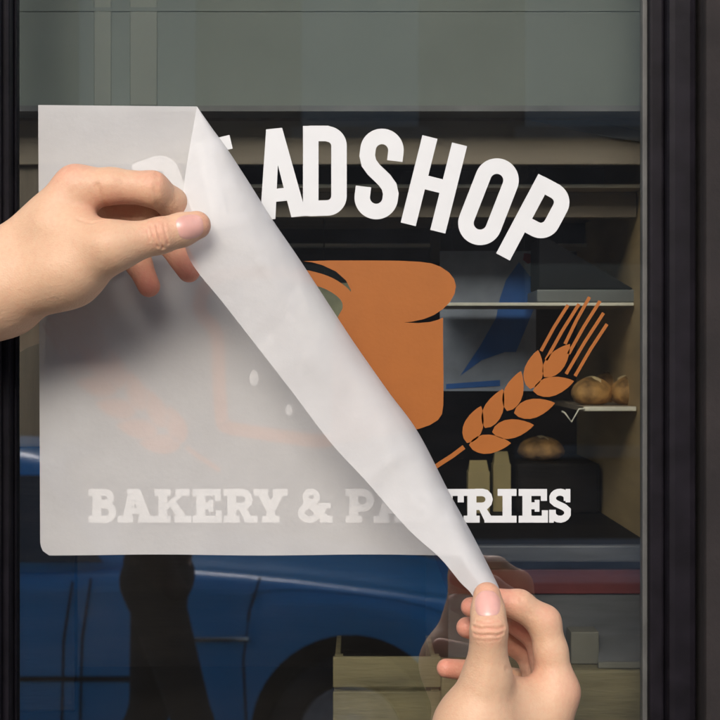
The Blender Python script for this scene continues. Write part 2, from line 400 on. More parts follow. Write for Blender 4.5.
pm = tag(empty('pelmet', (0, .14, P(0,165,.13)[2])), 'brown pelmet board just below the grey green bulkhead', 'panel')
MB().box((-1.5, .094, P(0, 164.5, .094)[2]), (RW - .001, .0995, CE - .0045)).build('board', 'pelmet_wood', pm, bevel=.001)
MB().box((-1.5, .090, P(0, 119, .09)[2]), (RW - .001, .0938, CE - .0045)).build('moulding', 'brown_wood', pm, bevel=.001)
def prism(pts, d0, d1):
    a = [P(x, y, d0) for x, y in pts]; b = [np.array((p[0], d1, p[2])) for p in a]; n = len(pts)
    return a + b, [tuple(range(n)), tuple(range(2*n-1, n-1, -1))] + [(i, i+n, (i+1) % n + n, (i+1) % n) for i in range(n)]
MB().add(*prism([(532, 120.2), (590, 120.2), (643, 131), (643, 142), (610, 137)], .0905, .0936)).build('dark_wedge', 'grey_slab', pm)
r = tag(empty('back_rail', (P(360,245,.44)[0], 0.44, P(0,245,.44)[2])), 'thin pale rail on the dark back wall below the lettering', 'rail')
lo, hi = pxbox(280, 243.6, 430, 246.6, .445, BACK - 0.001); MB().box(lo, hi).build('rail', 'pale_edge', r)
lo, hi = pxbox(431, 196, 440.5, 262, .446, BACK - 0.001); MB().box(lo, hi).build('post', 'brown_wood', r)

lo, hi = pxbox(446, 302.6, 646, 306.0, .16, .30)
g = tag(empty('narrow_shelf', ((lo[0]+hi[0])/2, .2, lo[2])), 'narrow pale edged shelf below the dark wedge hood', 'shelf')
MB().box((lo[0], .163, lo[2]), (RW - .001, .23, hi[2] - .0003)).build('board', 'shelf_board', g)
MB().box((lo[0], .160, lo[2] + .0002), (RW - .001, .1628, hi[2])).build('edge_strip', 'pale_edge', g, bevel=.0004)

# wedge hood standing on the narrow shelf, against the tan wall
hd = tag(empty('wedge_hood', (P(590,302,.2)[0], .22, hi[2])), 'dark wedge shaped hood with grey rim by the tan wall', 'hood')
def prism(pts, d0, d1):
    a = [P(x, y, d0) for x, y in pts]; b = [np.array((p[0], d1, p[2])) for p in a]; n = len(pts)
    return a + b, [tuple(range(n)), tuple(range(2*n-1, n-1, -1))] + [(i, i+n, (i+1) % n + n, (i+1) % n) for i in range(n)]
MB().add(*prism([(539, 238), (549, 238), (556, 243), (634, 289), (539, 289)], .172, .228)).build('hood_body', 'lamp_black', hd, bevel=.001)
MB().add(*prism([(537, 289.6), (638, 289.6), (641, 296), (639, 302.2), (537, 302.2)], .166, .2295)).build('hood_rim', 'lamp_rim', hd, bevel=.0008)

nb = tag(empty('wall_niche', (P(580,247,.40)[0], .42, P(0,247,.40)[2])), 'small dark box shelf with pale ledge on the tan side', 'shelf')
lo, hi = pxbox(562, 221, 596, 243.4, .40, BACK - .001); MB().box(lo, (min(hi[0], RW-.001), hi[1], hi[2])).build('box', 'black_box', nb, bevel=.001)
lo, hi = pxbox(558, 243.6, 598, 246.2, .39, BACK - .001); MB().box(lo, (min(hi[0], RW-.001), hi[1], hi[2])).build('ledge', 'pale_edge', nb)

# poster on the back wall, printed shapes a hair above the sheet
po = tag(empty('poster', (P(486,392,.245)[0], .245, P(0,392,.245)[2])), 'faded grey poster with a deep blue swoosh behind the loaf', 'poster')
lo, hi = pxbox(440, 251, 536, 391, .245, .248); MB().box(lo, hi).build('sheet', 'poster_grey', po)
for cx_ in (452, 524): MB().tube([(P(cx_,0,.2465)[0], .2465, hi[2]-.001), (P(cx_,0,.2465)[0], .2465, zb)], .0005, 6).build('cord', 'rubber', po)
def print_shape(name, pts, m, d):
    a = [P(x, y, d) for x, y in pts]; obj(name, a, [tuple(range(len(a)))], m, po)
print_shape('swoosh', [(519,262),(533,280),(536,304),(516,352),(505,352),(482,360),(460,376),(480,346),(496,318),(500,298),(506,280)], 'poster_blue', .2447)
print_shape('red_dot', [(524,253),(533,254),(535,261),(528,264),(523,260)], 'poster_red', .2444)
print_shape('footer_bar', [(446,384),(500,380),(500,386),(446,389)], 'poster_blue', .2444)

oc = tag(empty('hanging_card', (P(330,335,.24)[0], .24, P(0,335,.24)[2])), 'olive green card hanging behind the gap in the loaf', 'card')
lo, hi = pxbox(296, 283, 352, 335, .24, .2415); MB().box(lo, hi).build('card', 'olive_card', oc)
MB().tube([(P(324,0,.24)[0], .2408, hi[2]-.001), (P(324,0,.24)[0], .2408, zb)], .0005, 6).build('cord', 'rubber', oc)
# ledge with rolls on the right wall
lo, hi = pxbox(584, 406.5, 645, 411.5, .15, .34)
lg = tag(empty('roll_ledge', (.17, .24, lo[2])), 'small ledge with white edge carrying bread rolls at right', 'shelf')
MB().box((lo[0], .153, lo[2]), (RW - .001, .34, hi[2] - .0003)).build('board', 'shelf_board', lg)
MB().box((lo[0], .150, lo[2] + .0003), (RW - .001, .1528, hi[2])).build('edge_strip', 'pale_edge', lg, bevel=.0005)
hk = [P(562,411.3,.1515), P(565,413,.149), P(571.5,422,.149), P(579,409,.149), P(585,408.5,.1485)]
tag(MB().tube(hk, .0006, 6).build('wire_hook', 'pale_edge', smooth=True), 'small pale bent wire hook beside the bread ledge', 'hook')
def loaf(name, c, rx, ry, rz, m='bread', scores=3, ang=0.0, seed=1):
    """rounded loaf with pale scores; c = centre of its base"""
    root = empty(name, c); V = []; F = []; nu, nv = 20, 12
    rnd = random.Random(seed)
    ph = rnd.random() * 9
    def pt(u, v):
        a = 2*math.pi*u/nu; t = math.pi*v/(nv)
        x = math.sin(t)*math.cos(a); y = math.sin(t)*math.sin(a); z = -math.cos(t)
        k = 1 + 0.03*math.sin(2*a+ph) + 0.03*mnoise.noise(Vector((x*2+ph, y*2, z*2)))*2
        z = z if z > 0 else z*0.75
        return np.array((x*rx*k, y*ry*k, (z+0.62)*rz/1.62*(1+.04*math.sin(2*a+ph))))
    ca, sa = math.cos(ang), math.sin(ang)
    def tf(p): return np.array((c[0]+p[0]*ca-p[1]*sa, c[1]+p[0]*sa+p[1]*ca, c[2]+max(p[2], 0.0)))
    V = [tf(pt(0, 0))]
    for v in range(1, nv):
        for u in range(nu): V.append(tf(pt(u, v)))
    V.append(tf(pt(0, nv)))
    for u in range(nu): F.append((0, 1+(u+1) % nu, 1+u)); F.append((len(V)-1, len(V)-1-nu+u, len(V)-1-nu+(u+1) % nu))
    for v in range(nv-2):
        for u in range(nu): F.append((1+v*nu+u, 1+v*nu+(u+1) % nu, 1+(v+1)*nu+(u+1) % nu, 1+(v+1)*nu+u))
    obj('crust', V, F, m, root, smooth=True)
    for s in range(scores):
        x = (s - (scores-1)/2) * rx * 0.55; R = []
        for j in range(7):
            yy = (j-3)/3*ry*0.6; h = math.sqrt(max(0.05, 1-(x/rx)**2-(yy/ry)**2))
            p = np.array((x + yy*0.25, yy, (h+0.62)*rz/1.62)); w = 0.09*rx*(1-abs(j-3)/3.4)
            R.append([tf(p+np.array(q)) for q in ((-w,0,-.0008),(0,0,.0012),(w,0,-.0008),(0,0,-.003))])
        MB().rings(R).build('score', 'bread_score', root, smooth=True)
    return root
zl = hi[2]
tag(loaf('bread_roll', P(592, 0, .20)*(1,1,0) + (0,0,zl), .0165, .0145, .0195, scores=1, ang=.9, seed=2), 'round bread roll at the left end of the white edged ledge', 'bread', 'rolls on the ledge')
tag(loaf('bread_roll', P(629, 0, .20)*(1,1,0) + (0,0,zl), .0150, .0145, .0205, scores=1, ang=1.3, seed=3), 'round bread roll at the right end of the white edged ledge', 'bread', 'rolls on the ledge')
tag(loaf('bread_roll', P(607, 0, .27)*(1,1,0) + (0,0,zl), .0145, .014, .023, scores=1, ang=.5, seed=5), 'round bread roll behind the other two on the white edged ledge', 'bread', 'rolls on the ledge')

# stepped counter at lower right
CT = P(0, 545, .09)[2]
cn = tag(empty('display_counter', (P(560,0,.2)[0], .25, 1.03)), 'stepped grey display counter with dark red band in the window', 'counter')
cx0 = P(446, 0, .09)[0]
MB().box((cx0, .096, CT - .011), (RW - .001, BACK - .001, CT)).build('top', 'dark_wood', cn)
MB().box((cx0, .088, CT - .011), (RW - .001, .0958, CT)).build('edge_strip', 'grey_metal', cn, bevel=.0015)
MB().box((cx0 + .004, .104, P(0,569,.104)[2]), (RW - .001, BACK - .002, CT - .0115)).build('upper_panel', 'grey_slab', cn)
MB().box((cx0 + .002, .098, P(0,594,.098)[2]), (RW - .001, BACK - .002, P(0,569.5,.098)[2])).build('red_band', 'red_band', cn, bevel=.0008)
MB().box((cx0 + .002, .100, 1.0305), (RW - .001, BACK - .002, P(0,594.6,.098)[2])).build('front_panel', 'grey_metal', cn)
LT = P(0, 657, .098)[2]
MB().box((cx0 - .005, .054, 1.0305), (RW - .001, .0985, LT)).build('lower_step', 'crate_wood', cn, bevel=.002)
lo, hi = pxbox(571, 632, 599, 657, .072, .094)
tag(MB().box((lo[0], .072, LT + .0003), (hi[0], .094, hi[2])).build('small_box', 'paper_stack', bevel=.0008), 'small beige box standing on the tan step by the right hand', 'box')
pl = tag(empty('price_tray', (.135, .075, LT)), 'dark slanted tray with pale rim on the tan step at right', 'tray')
MB().add([(P(598,0,.06)[0],.060,LT+.001),(RW-.004,.060,LT+.001),(RW-.004,.094,LT+.012),(P(598,0,.06)[0]+.006,.094,LT+.012),
          (P(598,0,.06)[0],.060,LT+.0035),(RW-.004,.060,LT+.0035),(RW-.004,.094,LT+.0145),(P(598,0,.06)[0]+.006,.094,LT+.0145)],
         [(3,2,1,0),(4,5,6,7),(0,1,5,4),(1,2,6,5),(2,3,7,6),(3,0,4,7)]).build('base', 'grey_slab', pl)
MB().box((P(598,0,.058)[0], .0565, LT + .0005), (RW-.004, .0595, LT + .0045)).build('rim', 'paper_stack', pl, bevel=.0005)

for a, b, top, d, lab in ((468, 490, 461, .30, 'tan paper carton on the counter just left of its taller twin'), (493, 511, 452, .315, 'taller tan carton on the counter under the wheat ear')):
    lo, hi = pxbox(a, top, b, 520, d, d + .018); root = tag(empty('carton', ((lo[0]+hi[0])/2, d+.009, CT)), lab, 'carton', 'cartons on the counter')
    hgt = hi[2] - CT
    MB().box((lo[0], d, CT + .0003), (hi[0], d + .018, CT + hgt * .8)).build('body', 'carton', root, bevel=.0008)
    w = (hi[0]-lo[0]) * .3; z0, z1 = CT + hgt * .8, hi[2]
    MB().rings([[(lo[0]+.0008,d+.0008,z0),(hi[0]-.0008,d+.0008,z0),(hi[0]-.0008,d+.0172,z0),(lo[0]+.0008,d+.0172,z0)],
                [(lo[0]+.002,d+.008,z1),(hi[0]-.002,d+.008,z1),(hi[0]-.002,d+.010,z1),(lo[0]+.002,d+.010,z1)]]).build('folded_top', 'carton', root)
lo, hi = pxbox(517, 463, 600, 520, .30, .42)
tag(MB().box((lo[0], .30, CT + .0003), (hi[0], .42, hi[2])).build('display_block', 'dark_wood', bevel=.003), 'dark wooden block on the counter carrying a round loaf', 'block')
tag(loaf('round_loaf', (P(541,0,.335)[0], .335, hi[2]), .020, .018, .019, scores=1, ang=.7, seed=9), 'round pale loaf on the dark block below the wheat ear', 'bread')

# plinth with crate and bread sticks at lower left
PT = P(0, 726, .062)[2]
tag(MB().box((P(-60,0,.06)[0], .056, 1.0305), (P(444,0,.06)[0], .26, PT)).build('plinth', 'dark_wood', bevel=.002), 'low dark wooden plinth along the foot of the window', 'plinth')
cr = tag(empty('wooden_crate', (P(388,0,.1)[0], .12, PT)), 'small pale wooden crate below the mirrored wheel arch', 'crate')
def cbox(x0, y0, x1, y1, d0, d1, m='crate_wood', name='slat'):
    lo, hi = pxbox(x0, y0, x1, y1, d0, d1); MB().box(lo, hi).build(name, m, cr, bevel=.0008)
cbox(333, 657, 441, 687.5, .062, .066); cbox(333, 691.5, 441, 722, .062, .066)
for a in (335, 431):
    lo, hi = pxbox(a, 655, a + 8, 724, .0665, .0715); MB().box((lo[0], .0665, PT + .0003), (hi[0], .0715, hi[2])).build('corner_post', 'crate_wood', cr)
    MB().box((lo[0], .072, PT + .0003), (hi[0]-.002, .150, hi[2]-.002)).build('side_board', 'crate_wood', cr)
cbox(334, 657, 441, 724, .1505, .1545, name='back_board')
# post at the left, between bay and mullion
lo, hi = pxbox(8, 100, 46, 447, .10, .118)
bz = lo[2]
tag(MB().box((P(-20,0,.1)[0], .0995, PT + .0003), (P(75,0,.1)[0], .1115, bz - .0005)).build('dark_block', 'dark_wood', bevel=.002), 'dark wooden block under the brown post by the left frame', 'block')
tag(MB().box((lo[0], .10, bz), (hi[0], .13, CE - .005)).build('wooden_post', 'brown_wood', bevel=.002), 'brown wooden post just inside the left frame', 'post')

# ================================================================ DECALS ON THE GLASS
def rect(x0, y0, x1, y1): return [[(x0,y0),(x1,y0),(x1,y1),(x0,y1)]]
def stroke(pts, th, closed=False):
    """constant-width stroke along a polyline -> quads"""
    p = [np.array(q, float) for q in pts]
    p = [q for i, q in enumerate(p) if i == 0 or np.linalg.norm(q-p[i-1]) > 0.9]
    if closed and np.linalg.norm(p[0]-p[-1]) < 0.9: p.pop()
    n = len(p); Lf, Rt = [], []
    for i in range(n):
        a = p[(i-1) % n] if (closed or i > 0) else None; b = p[(i+1) % n] if (closed or i < n-1) else None
        d1 = (p[i]-a) if a is not None else (b-p[i]); d2 = (b-p[i]) if b is not None else d1
        d1 = d1/np.linalg.norm(d1); d2 = d2/np.linalg.norm(d2)
        t = d1+d2; t /= np.linalg.norm(t); nr = np.array((-t[1], t[0])); k = 1/max(0.5, np.dot(nr, (-d1[1], d1[0])))
        Lf.append(p[i]+nr*th/2*k); Rt.append(p[i]-nr*th/2*k)
    m = n if closed else n-1
    return [[Rt[i], Rt[(i+1) % n], Lf[(i+1) % n], Lf[i]] for i in range(m)]
def arc(cx, cy, r, a0, a1, n=10, ry=None):
    ry = ry or r
    return [(cx+r*math.cos(math.radians(a0+(a1-a0)*i/n)), cy+ry*math.sin(math.radians(a0+(a1-a0)*i/n))) for i in range(n+1)]

def decal(name, groups, m, parent, tf, y0=-0.00022):
    """groups: list of polygon lists; each group a hair above the last so no faces coincide"""
    V, F = [], []
    for gi, polys in enumerate(groups):
        for poly in polys:
            F.append(tuple(range(len(V), len(V)+len(poly))))
            for q in poly:
                w = tf(q); V.append((w[0], y0 - 0.000018*gi, w[2]))
    return obj(name, V, F, m, parent)

T = 15.5
def glyph(c):
    if c == 'D': return 44, [rect(0,0,T,90), stroke([(6,82.5),(24,82.5)]+arc(24,70,12,90,0)+[(36,70),(36,20)]+arc(24,20,12,0,-90)+[(24,7.5),(6,7.5)], T)]
    if c == 'O': return 44, [stroke(arc(22,68,14.2,180,0,22)+arc(22,22,14.2,0,-180,22), T, True)]
    if c == 'P': return 43, [rect(0,0,T,90), stroke([(6,82.5),(23,82.5)]+arc(23,70,12.3,90,0)+[(35.3,56)]+arc(23,52,12.3,0,-90)+[(6,39.7)], T)]
    if c == 'R': return 45, [rect(0,0,T,90), stroke([(6,82.5),(23,82.5)]+arc(23,70,12.3,90,0)+[(35.3,58)]+arc(23,54,12.3,0,-90)+[(6,41.7)], T), stroke([(24,44),(35,32),(36,16),(37.5,0)], T)]
    if c == 'B': return 44, [rect(0,0,T,90), stroke([(6,82.5),(22,82.5)]+arc(22,72,12,90,0)+[(34,62)]+arc(22,59,12,0,-90)+[(6,47)], T), stroke([(6,46),(22,46)]+arc(23,33,13,90,0)+[(36,22)]+arc(23,20.5,13,0,-90)+[(6,7.5)], T)]
    if c == 'E': return 36, [rect(0,0,T,90), rect(14,76,36,90), rect(14,39,32,53), rect(14,0,36,14)]
    if c == 'A': return 47, [[[(0,0),(15.5,0),(29,90),(15.5,90)]], [[(47,0),(31.5,0),(18,90),(31.5,90)]], rect(9,17,38,30)]
    if c == 'S': return 44, [stroke([(36,60),(36,68)]+arc(22,69,14,0,180,20)+[(8,62),(10.5,55),(16,49),(28,40),(33.5,34),(36,27)]+arc(22,21.5,14,0,-180,20)+[(8,31)], T)]
    if c == 'H': return 46, [rect(0,0,T,90), rect(30.5,0,46,90), rect(14,38,32,52)]
arch = tag(empty('arched_lettering', P(325, 216)), 'white arched BREADSHOP lettering on the glass', 'lettering')
CX, CY, R0 = 325, 621, 450
for ch, ang in zip('BREADSHOP', (-27.6, -20.4, -13.2, -5.9, 0, 6.9, 14.0, 21.3, 28.0)):
    w, gr = glyph(ch); a = math.radians(ang)
    def tf(q, w=w, a=a):
        lx, ly = q[0]-w/2, (q[1]-45)
        rr = R0 + ly
        return P(CX + rr*math.sin(a) + lx*math.cos(a), CY - rr*math.cos(a) + lx*math.sin(a))
    decal('letter', gr, 'vinyl_white', arch, tf)

def slab(c):
    t, s = 9.5, 7.0; H = 34
    if c == 'B': return 30, [rect(4,0,4+t,H), rect(0,0,15,s), rect(0,H-s,15,H), stroke([(12,30.5),(18,30.5)]+arc(18,25.2,5.3,90,-90,6)+[(12,19.8)], s), stroke([(12,18),(19,18)]+arc(19,10.7,6.6,90,-90,6,7.2)+[(12,3.5)], s+.4)]
    if c == 'A': return 40, [[[(5,3),(14,3),(22.5,H),(12,H)]], [[(36,3),(25,3),(13,H),(24,H)]], rect(12,9,28,15), rect(0,0,16.5,s), rect(22,0,40,s), rect(10,H-5,23,H)]
    if c == 'K': return 39, [rect(4,0,4+t,H), rect(0,0,17,s), rect(0,H-s,17,H), [[(12,12),(12,19),(27,31),(34,31)]], [[(15,19),(21,24),(36,3),(25,3)]], rect(22,H-s,37,H), rect(21,0,39,s)]
    if c == 'E': return 31, [rect(4,0,4+t,H), rect(0,0,31,s), rect(0,H-s,30,H), rect(12,13.5,22,20.5), rect(17,11,22,23), rect(24.5,0,31,12.5), rect(23.5,H-12,30,H)]
    if c == 'R': return 36, [rect(4,0,4+t,H), rect(0,0,17,s), rect(0,H-s,17,H), stroke([(12,30.5),(20,30.5)]+arc(20,23.5,7,90,-90,6)+[(12,16.5)], s+.5), [[(15,16),(23,16),(31,4),(22,2)]], rect(22,0,36,s)]
    if c == 'Y': return 36, [rect(13.5,3,13.5+t,16), rect(9,0,27.5,s), [[(13.5,12),(23,15),(13,31),(3,31)]], [[(23,12),(13.5,15),(23,31),(33,31)]], rect(0,H-s,15.5,H), rect(20.5,H-s,36,H)]
    if c == 'P': return 31, [rect(4,0,4+t,H), rect(0,0,17.5,s), rect(0,H-s,17,H), stroke([(12,30.5),(18.5,30.5)]+arc(18.5,22.7,7.8,90,-90,6)+[(12,14.9)], s+.6)]
    if c == 'S': return 25, [stroke([(20,22),(20,24)]+arc(12.5,24.8,7.8,0,170,8,6)+[(5,22),(8,19.5),(17,15.5),(20.5,12.5)]+arc(12.6,9.6,8,10,-180,8,6.2)+[(4.6,13)], s), rect(18.5,20.5,23.5,H), rect(1,0,6,13)]
    if c == 'T': return 33, [rect(11.7,0,11.7+t,H), rect(6.5,0,26.5,s), rect(0,H-s,33,H), rect(0,H-13.5,6.5,H), rect(26.5,H-13.5,33,H)]
    if c == 'I': return 20, [rect(5.2,0,5.2+t,H), rect(0,0,20,s), rect(0,H-s,20,H)]
    if c == '&': return 37, [stroke(arc(14.5,25.8,6.2,-60,250,12,5.4), 6.4), stroke([(18,21),(9,18)]+arc(12.5,9.8,8.6,120,330,10,6.8)+[(24,10),(28.5,17)], 7), stroke([(11,21.5),(30,3.5)], 8.4), rect(22,14.5,35,20), rect(23.5,0,37,s)]
low = tag(empty('lower_lettering', P(329, 523)), 'white slab serif BAKERY & PASTRIES lettering near the bottom of the glass', 'lettering')
for ch, x0 in zip('BAKERY&PASTRIES', (88, 117, 154, 192, 223, 253, 297, 345, 373, 408, 432, 463, 497, 518, 547.5)):
    w, gr = slab(ch)
    decal('letter', gr, 'vinyl_white', low, lambda q, x0=x0: P(x0 + .6 + q[0]*0.945, 522.6 - q[1]*0.99))

# loaf picture
lf = tag(empty('loaf_decal', P(335, 445)), 'orange loaf of bread decal in the middle of the glass', 'decal')
pxt = lambda q: P(q[0], q[1])
def smooth_poly(ctrl, n=6):
    """closed Catmull-Rom through control points"""
    c = [np.array(q, float) for q in ctrl]; m = len(c); out = []
    for i in range(m):
        p0, p1, p2, p3 = c[i-1], c[i], c[(i+1) % m], c[(i+2) % m]
        for j in range(n):
            t = j/n; out.append(0.5*((2*p1)+(-p0+p2)*t+(2*p0-5*p1+4*p2-p3)*t*t+(-p0+3*p1-3*p2+p3)*t**3))
    return out
body = ([(351,290),(346,280.5),(336,271.5),(322,265),(312,262.3),(303,261.2)] + [(330,260.5),(350,260.5),(375,260.5),(400,260.8),(420,261.8)] + arc(432,281,24,-70,88,12,-19.5)[0:0]
        + [(432,263.5),(441,267),(449,272.5),(454,279),(456,286),(454.5,294),(450,302),(443,309),(434,315),(424,319),(413,321.5),(404,322.5),(418,323),(430,322),(438,319.8),(443,317.5)]
        + [(443,340),(443.5,380),(443.3,405)] + [(442,414),(438,420),(430,425),(420,428.5),(405,432),(380,437),(346,443.5),(338,441),(339,420),(337,380),(338,345),(343,322),(349,312),(350,301)])
decal('crust_side', [[body]], 'vinyl_orange', lf, pxt, -0.00022)
slice_c = smooth_poly([(222,420),(219,380),(218,345),(214,328),(203,316),(200,300),(208,284),(226,274),(252,273),(282,273),(308,277),(330,284),(346,296),(349,309),(343,322),(338,345),(338,385),(338,428),(334,438),(318,441),(280,436),(240,430),(228,427)], 4)
decal('slice_outline', [stroke(slice_c, 13, True)], 'vinyl_orange', lf, pxt, -0.00020)
for (x, y, rx, ry) in ((254,378,4.6,8),(289,410,3.6,6),(270,340,4,6),(300,372,4,5),(246,312,4,6),(290,318,5,5)):
    decal('crumb_dot', [[[(x+rx*math.cos(a), y+ry*math.sin(a)) for a in np.linspace(0, 2*math.pi, 13)[:-1]]]], 'vinyl_white', lf, pxt)

def wheat(mirror):
    w = tag(empty('wheat_ear_decal', P(205 if mirror else 445, 460)), 'orange wheat ear decal veiled by the paper' if mirror else 'orange wheat ear decal on the clear glass right of the loaf', 'decal')
    mx = (lambda x: 650 - x) if mirror else (lambda x: x)
    tf = lambda q: P(mx(q[0]), q[1])
    def grain(b, t, wd):
        b, t = np.array(b, float), np.array(t, float); d = t-b; L_ = np.linalg.norm(d); d /= L_; n = np.array((-d[1], d[0]))
        left, right = [], []
        for u in (0, .08, .2, .34, .5, .66, .8, .92, 1):
            h = wd/2 * (math.sin(math.pi*min(1, u**0.78)))**0.8 if 0 < u < 1 else 0
            left.append(b+d*u*L_+n*h); right.append(b+d*u*L_-n*h)
        decal('grain', [[left + right[-2:0:-1]]], 'vinyl_orange', w, tf)
    for b, t in (((467,443),(481,406)), ((485,428),(503,389)), ((507,411),(521,371)), ((530,389),(538,350))): grain(b, t, 19.5)
    for b, t in (((469,445),(511,443)), ((492,432),(534,425)), ((514,413),(555,403)), ((533,391),(574,381)), ((544,377),(570,344))): grain(b, t, 19.5)
    decal('stem', [stroke([(430,470.5),(441,463),(452,456),(464,447)], 4.6)], 'vinyl_orange', w, tf)
    for b, t in (((541,351),(568,305)), ((546,360),(579,304)), ((565,344),(589.5,297)), ((568.5,354),(600,301)), ((566,374),(603.5,313)), ((575,376),(607,324))):
        decal('awn', [stroke([b, ((b[0]+t[0])/2 - .6, (b[1]+t[1])/2 - .6), t], 3.3)], 'vinyl_orange', w, tf)
wheat(False); wheat(True)

# ================================================================ TRANSFER PAPER
pairs = np.array([  # fold x,y   free edge x,y   free-edge depth
 (197,106.5, 197,106.5, -.0006), (212,128, 190,146, -.030), (228,150, 184,186, -.050), (250,184, 183,224, -.0590), (272,219, 190,260, -.061), (296,254, 224,304, -.060),
 (319,289, 252,340, -.058), (353,341, 290,389, -.057), (388,391, 331,443, -.058), (418,432, 366,481, -.061), (449,492, 408,529, -.068),
 (470,530, 440,558, -.076), (485.5,560, 460,582, -.0820), (493.5,576, 470,592, -.0848), (499,588, 476,602, -.0858), (500,598, 480,609, -.0862)], float)
tt = np.linspace(0, 1, len(pairs)); NT = 150
ts = np.linspace(0, 1, NT)
def cr_interp(col):
    c = pairs[:, col]; x = ts*(len(c)-1); i = np.clip(x.astype(int), 0, len(c)-2); f = x-i
    p = lambda k: c[np.clip(i+k, 0, len(c)-1)]
    return 0.5*((2*p(0))+(-p(-1)+p(1))*f+(2*p(-1)-5*p(0)+4*p(1)-p(2))*f*f+(-p(-1)+3*p(0)-3*p(1)+p(2))*f**3)
Fx, Fy, Lx, Ly, Ld = [cr_interp(i) for i in range(5)]
Ax, Ay = Lx+.42*(Fx-Lx), Ly+.42*(Fy-Ly)
ib = int(np.argmax(Ay > 555)); Ay[ib-1] = 555.0
NC, NF = 34, 40
V, F = [], []
PY0 = -0.00042
def wr(px, py, d):
    k = min(1.0, abs(d)/.03)
    return (mnoise.noise(Vector((px*.018, py*.018, 3.1)))*.0016 + mnoise.noise(Vector((px*.05, py*.03, 7.7)))*.0010 + abs(mnoise.noise(Vector((px*.09, py*.06, 1.7))))*.0007)*k
rows = []
for i in range(NT):
    row = []
    if i < ib:                                     # flat part, left edge to attachment line
        u = i/(ib-1); ey = 105 + 450*u
        ex = 38.2 + 2.0*u + (0 if ey < 541 else (1-math.sqrt(max(0, 1-((ey-541)/14)**2)))*9)
        for j in range(NF):
            f = j/(NF-1); px = ex+(Ax[i]-ex)*f
            py = ey+(Ay[i]-ey)*f
            if i == ib-1: py = 555 + .5*math.sin(px*.03)
            lift = .0006*max(0, mnoise.noise(Vector((px*.012, py*.012, 0)))) * min(1, u*4, (1-u)*4)
            V.append(P(px, py, PY0 - lift)); row.append(len(V)-1)
        start = row[-1]; a0 = 0.0
        sub = [start]
    else:
        a0 = min(1.0, (i-ib+1)/max(1, NT-ib))
        sub = []
        row = None
    depthA = PY0 if i < ib else PY0 + (Ld[i]+.001-PY0)*(a0**.8)
    for j in range(0 if i >= ib else 1, NC+1):     # curl, attachment line -> fold -> free edge
        th = math.pi*(j/NC - .5); cth = max(0, math.cos(th))**.45; sth = math.copysign(abs(math.sin(th))**.8, math.sin(th))
        qA, qL = (.42, 0.0); q0 = qA if th < 0 else qL
        q = q0+(1-q0)*cth; d = depthA+(Ld[i]-depthA)*(1+sth)/2
        px, py = Lx[i]+(Fx[i]-Lx[i])*q, Ly[i]+(Fy[i]-Ly[i])*q
        d += wr(px, py, d)*(1 if th > -.6 else .2)
        if th > 0:                                  # pinch creases near the left hand and the kink half way down
            for cx_, cy_, amp, dx_, dy_ in ((188,236,.0022,.75,.66), (368,472,.0042,.9,-.42), (392,452,.0020,-.3,.95), (262,262,.0014,.6,.8), (300,330,.0009,.5,.86)):
                ux, uy = px-cx_, py-cy_; al = ux*dx_+uy*dy_; ac = -ux*dy_+uy*dx_
                if 0 < al < 75: d -= amp*math.exp(-(ac/(2.2+al*.05))**2)*math.exp(-al/26)
        V.append(P(px, py, d)); sub.append(len(V)-1)
    rows.append((row, sub))
for i in range(NT-1):
    (ra, sa), (rb, sb) = rows[i], rows[i+1]
    if ra is not None and rb is not None:
        for j in range(NF-1): F.append((ra[j], rb[j], rb[j+1], ra[j+1]))
    for j in range(NC): F.append((sa[j], sb[j], sb[j+1], sa[j+1]))
paper = obj('transfer_paper', V, F, 'transfer_paper', smooth=True)
bm = bmesh.new(); bm.from_mesh(paper.data); bmesh.ops.remove_doubles(bm, verts=bm.verts, dist=1e-6); bm.to_mesh(paper.data); bm.free()
tag(paper, 'translucent white transfer paper half peeled off the glass', 'paper')

# ================================================================ PEOPLE: smooth-union surfaces meshed with surface nets
def rcone(a, b, r1, r2):
    a = np.asarray(a, np.float32); b = np.asarray(b, np.float32)
    ba = b-a; l2 = float(ba@ba); rr = r1-r2; a2 = l2-rr*rr; il2 = 1/l2
    def f(X):
        pa = X-a; y = pa@ba; z = y-l2
        q = pa*l2-ba*y[:, None]; x2 = np.einsum('ij,ij->i', q, q); y2 = y*y*l2; z2 = z*z*l2
        kk = np.sign(rr)*rr*rr*x2
        d = (np.sqrt(np.maximum(x2*a2*il2, 0))+y*rr)*il2-r1
        c1 = np.sign(z)*a2*z2 > kk; c2 = np.sign(y)*a2*y2 < kk
        d = np.where(c2, np.sqrt(np.maximum(x2+y2, 0))*il2-r1, d)
        return np.where(c1, np.sqrt(np.maximum(x2+z2, 0))*il2-r2, d)
    return f
def ball(c, r):
    c = np.asarray(c, np.float32); r = np.broadcast_to(np.asarray(r, np.float32), (3,)); m = float(r.min())
    def f(X):
        q = X-c; k0 = np.linalg.norm(q/r, axis=1); k1 = np.linalg.norm(q/(r*r), axis=1)
        return k0*(k0-1)/np.maximum(k1, 1e-6)
    return f
def smin(a, b, k):
    h = np.maximum(k-np.abs(a-b), 0)/k
    return np.minimum(a, b)-h*h*k*.25
def blend(fs, k):
    def f(X):
        d = fs[0](X)
        for g in fs[1:]: d = smin(d, g(X), k)
        return d
    return f
def chain(pts, rads, k=.003):
    return blend([rcone(pts[i], pts[i+1], rads[i], rads[i+1]) for i in range(len(pts)-1)], k)

